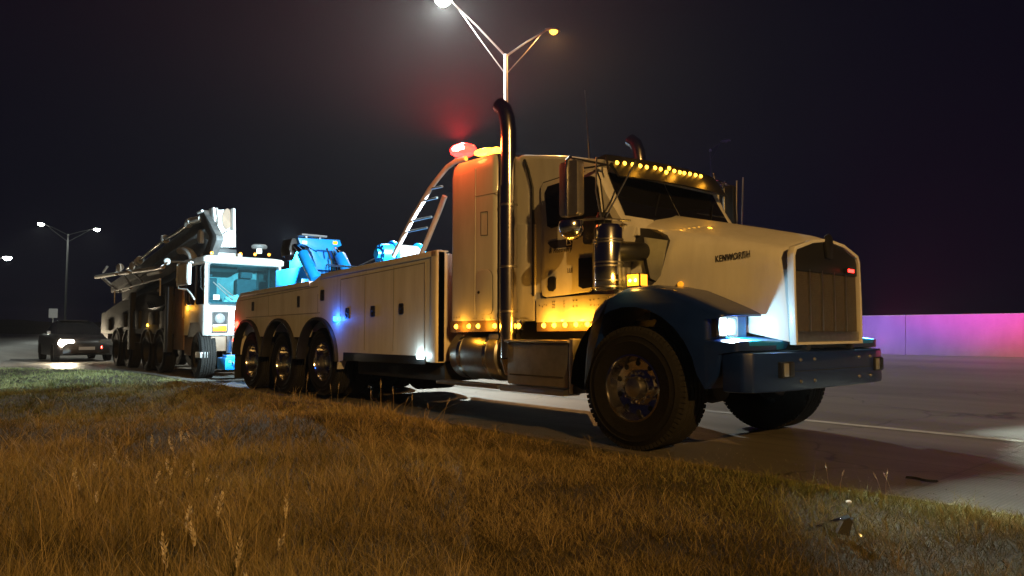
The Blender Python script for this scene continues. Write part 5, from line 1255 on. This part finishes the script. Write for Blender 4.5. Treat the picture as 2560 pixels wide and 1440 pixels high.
# loose grit along the broken pavement edge
gb = MB(); rg = random.Random(5)
for k in range(5200):
    x = rg.uniform(-14, 5.5); y = edge(x) + rg.gauss(0.02, 0.10)
    if rg.random() < 0.25: y = edge(x) + abs(rg.gauss(0, 0.5))
    z = 0.004 if y > edge(x) else float(vvh(np.array(x), np.array(y))) - 0.004
    s_ = rg.uniform(0.002, 0.007) * (1.6 if rg.random() < 0.08 else 1)
    a = rg.uniform(0, 6.28); c1, s1 = math.cos(a) * s_, math.sin(a) * s_
    gb.add([(x + c1, y + s1, z), (x - s1, y + c1, z), (x - c1, y - s1, z), (x + s1, y - c1, z), (x + rg.uniform(-.3, .3) * s_, y, z + s_ * rg.uniform(0.5, 1.1))], [(0, 1, 4), (1, 2, 4), (2, 3, 4), (3, 0, 4)])
M['grit'] = mat('grey_grit', (0.22, 0.2, 0.17), 0.9, dirt=(0.08, 0.07, 0.055), vscale=50)
tag(part('gravel', gb, M['grit'], None, smooth=0), 'loose grit scattered along the broken pavement edge', 'gravel', kind='stuff')

# tall seed stalks
M['straw'] = mat('straw_stem', (0.30, 0.23, 0.13), 0.8, var=0.2)
M['seed'] = mat('pale_seed_fluff', (0.72, 0.62, 0.46), 0.9, dirt=(0.5, 0.41, 0.28), vscale=40, bump=0.5, bscale=300)
def stalk_mesh(h, headlen, hr, bend, seed):
    r_ = random.Random(seed)
    pts = [Vector((bend * (t ** 2), 0.3 * bend * math.sin(t * 2 + seed), h * t)) for t in np.linspace(0, 1, 6)]
    m = MB(); m.tube(pts, [0.0022, 0.002, 0.0018, 0.0016, 0.0014, 0.0012], 5)
    s = m.mesh('stem', M['straw'], 0, 60, origin=(0, 0, 0))[0]
    d_ = (pts[-1] - pts[-2]).normalized(); m = MB()
    for k in range(34):          # many small husks round the tip
        t = r_.random(); c = pts[-1] - d_ * headlen * (0.15 - 0.9 * t) * -1.0 - d_ * headlen * 0.55
        a = r_.uniform(0, 6.283); rr = hr * (0.35 + 0.65 * math.sin(math.pi * min(0.98, t * 0.9 + 0.08)))
        o = Vector((math.cos(a), math.sin(a), 0)) * rr; tip = c + o + d_ * headlen * 0.16
        w = Vector((-math.sin(a), math.cos(a), 0)) * hr * 0.28
        m.add([c, c + o * 0.6 + w + d_ * headlen * 0.06, tip, c + o * 0.6 - w + d_ * headlen * 0.06], [(0, 1, 2), (0, 2, 3)])
    hd = m.mesh('seed_head', M['seed'], 0, 60, origin=(0, 0, 0))[0]
    return s, hd
near_v = [stalk_mesh(0.36, 0.13, 0.017, 0.05, 1), stalk_mesh(0.30, 0.11, 0.016, 0.09, 2), stalk_mesh(0.42, 0.14, 0.017, 0.03, 3)]
far_v = [stalk_mesh(0.38, 0.085, 0.014, 0.03, 4), stalk_mesh(0.32, 0.07, 0.013, 0.08, 5)]
def put_stalk(sx, sy, dist, var, label, group, rot, sc=1.0):
    s, hd = var
    tbx = (sx - 1280) / 1800; x = CAM.x + dist * fx + dist * tbx * rx; y = CAM.y + dist * fy + dist * tbx * ry
    z = float(vvh(np.array(x), np.array(y))) - 0.01
    e = empty('seed_stalk', (x, y, z)); e.rotation_euler = (0, 0, rot); e.scale = (sc, sc, sc)
    inst('stem', s, e, (x, y, z)); inst('seed_head', hd, e, (x, y, z)); tag(e, label, 'grass stalk', group)
ORD = 'first second third fourth fifth sixth seventh eighth ninth tenth eleventh twelfth thirteenth fourteenth fifteenth sixteenth'.split()
NEAR = sorted((205, 310, 437, 470, 508, 560, 608, 640, 700, 720, 620, 180)); EDGE = sorted((690, 770, 832, 846, 928, 957, 985, 1010, 1030, 1075, 1110, 2060, 2085, 2190, 2200, 2215))
for sx, dist, v, sc in ((205, 2.45, 0, 0.9), (310, 2.5, 1, 0.8), (437, 2.7, 2, 0.95), (470, 3.3, 0, 1), (508, 3.1, 1, 1), (560, 3.5, 0, 1.0), (608, 2.75, 2, 0.85), (640, 2.55, 0, 0.8), (700, 3.0, 1, 1.0), (720, 3.4, 2, 0.8), (620, 2.4, 1, 0.7), (180, 2.3, 2, 0.7)):
    put_stalk(sx, 0, dist, near_v[v], ORD[NEAR.index(sx)] + ' from the left of the tall pale seed stalks nearest the camera', 'near seed stalks', random.uniform(0, 6.28), sc)
for i in range(30):
    sx = random.gauss(390, 120); dist = random.uniform(3.8, 6.2)
    put_stalk(sx, 0, dist, far_v[i % 2], 'thin pale seed stalk in the clump on the left bank', 'seed stalk clump', random.uniform(0, 6.28), random.uniform(0.7, 1.15))
for sx, dist in ((690, 9.8), (770, 9.6), (832, 9.4), (846, 9.2), (928, 8.9), (957, 8.6), (985, 8.4), (1010, 8.3), (1030, 8.2), (1075, 8.1), (1110, 7.9), (2060, 4.6), (2085, 4.55), (2190, 4.5), (2200, 4.45), (2215, 4.5)):
    put_stalk(sx, 0, dist, far_v[int(dist * 10) % 2], ORD[EDGE.index(sx)] + ' from the left of the thin dry stalks along the pavement edge', 'stalks at the pavement edge', random.uniform(0, 6.28), random.uniform(0.75, 1.1) if sx < 1500 else 0.55)

# litter
p = at(2095, 1335, Z=0.02); z0 = float(vvh(np.array(p.x), np.array(p.y))) + 0.05
sc_ = empty('metal_scrap', (p.x, p.y, z0)); tag(sc_, 'bent strip of shiny metal trim lying in the grass', 'scrap metal')
u = _rt; f2 = FWD
def loc(a, b, c): return Vector((p.x, p.y, z0)) + u * a + f2 * b + Vector((0, 0, c))
m = MB(); m.loft([[loc(-0.11 + 0.17 * t, 0.0 + 0.02 * math.sin(t * 5), 0.015 + 0.055 * t), loc(-0.11 + 0.17 * t, 0.014, 0.022 + 0.055 * t), loc(-0.11 + 0.17 * t, 0.016, 0.014 + 0.055 * t), loc(-0.11 + 0.17 * t, 0.002 + 0.02 * math.sin(t * 5), 0.008 + 0.055 * t)] for t in np.linspace(0, 1, 6)]); part('strip', m, M['chrome'], sc_, 0, 50)
m = MB(); m.loft([[loc(0.0 + 0.05 * t, 0.01, -0.02 + 0.09 * t), loc(0.06 + 0.02 * t, 0.0, -0.03 + 0.08 * t), loc(0.06 + 0.02 * t, 0.03, -0.03 + 0.08 * t), loc(0.0 + 0.05 * t, 0.04, -0.02 + 0.09 * t)] for t in (0, 0.5, 1)]); part('torn_plate', m, M['black'], sc_, 0, 30)
m = MB(); m.tube([loc(0.075, 0, 0.06), loc(0.095, 0.01, 0.03), loc(0.10, 0.01, -0.01), loc(0.12, 0.0, -0.03)], 0.009, 8); part('bent_tube', m, M['chrome'], sc_)
p = at(2122, 1255, Z=0.09); m = MB()
m.rev([(0, -0.006), (0.014, -0.004), (0.017, 0.004), (0.008, 0.01), (0, 0.011)], p, 'Z', 9)
lt_ = part('paper_scrap', m, M['paper'], None); tag(lt_, 'small white scrap caught on the grass above the metal strip', 'litter')
m = MB(); q_ = at(2300, 1203, Z=0.0); m.loft([[(q_.x + 0.06 * t - 0.1, q_.y + 0.02 * math.sin(t * 2), 0.006), (q_.x + 0.06 * t - 0.1, q_.y + 0.02 + 0.02 * math.sin(t * 2), 0.02), (q_.x + 0.06 * t - 0.1, q_.y + 0.045 + 0.02 * math.sin(t * 2), 0.006)] for t in np.linspace(0, 3.4, 8)])
lt2 = part('tyre_scrap', m, M['rubber'], None); tag(lt2, 'curled black strip of tyre rubber lying on the pavement edge', 'litter')

# ------------------------------------------------------------------ haze added to carry the glow round the lamps
hm = bpy.data.materials.new('glow_haze'); hm.use_nodes = True
nt = hm.node_tree; nt.nodes.clear(); o = nt.nodes.new('ShaderNodeOutputMaterial'); v = nt.nodes.new('ShaderNodeVolumePrincipled')
v.inputs['Color'].default_value = (0.9, 0.9, 0.95, 1); v.inputs['Density'].default_value = HAZE; v.inputs['Anisotropy'].default_value = 0.6
nt.links.new(v.outputs[0], o.inputs['Volume'])
m = MB(); m.box(-950, 550, -750, 950, -1.5, 26)
hz = part('haze', m, hm, None, 0, 0); tag(hz, 'thin haze added to make the lamps glow', kind='stuff')
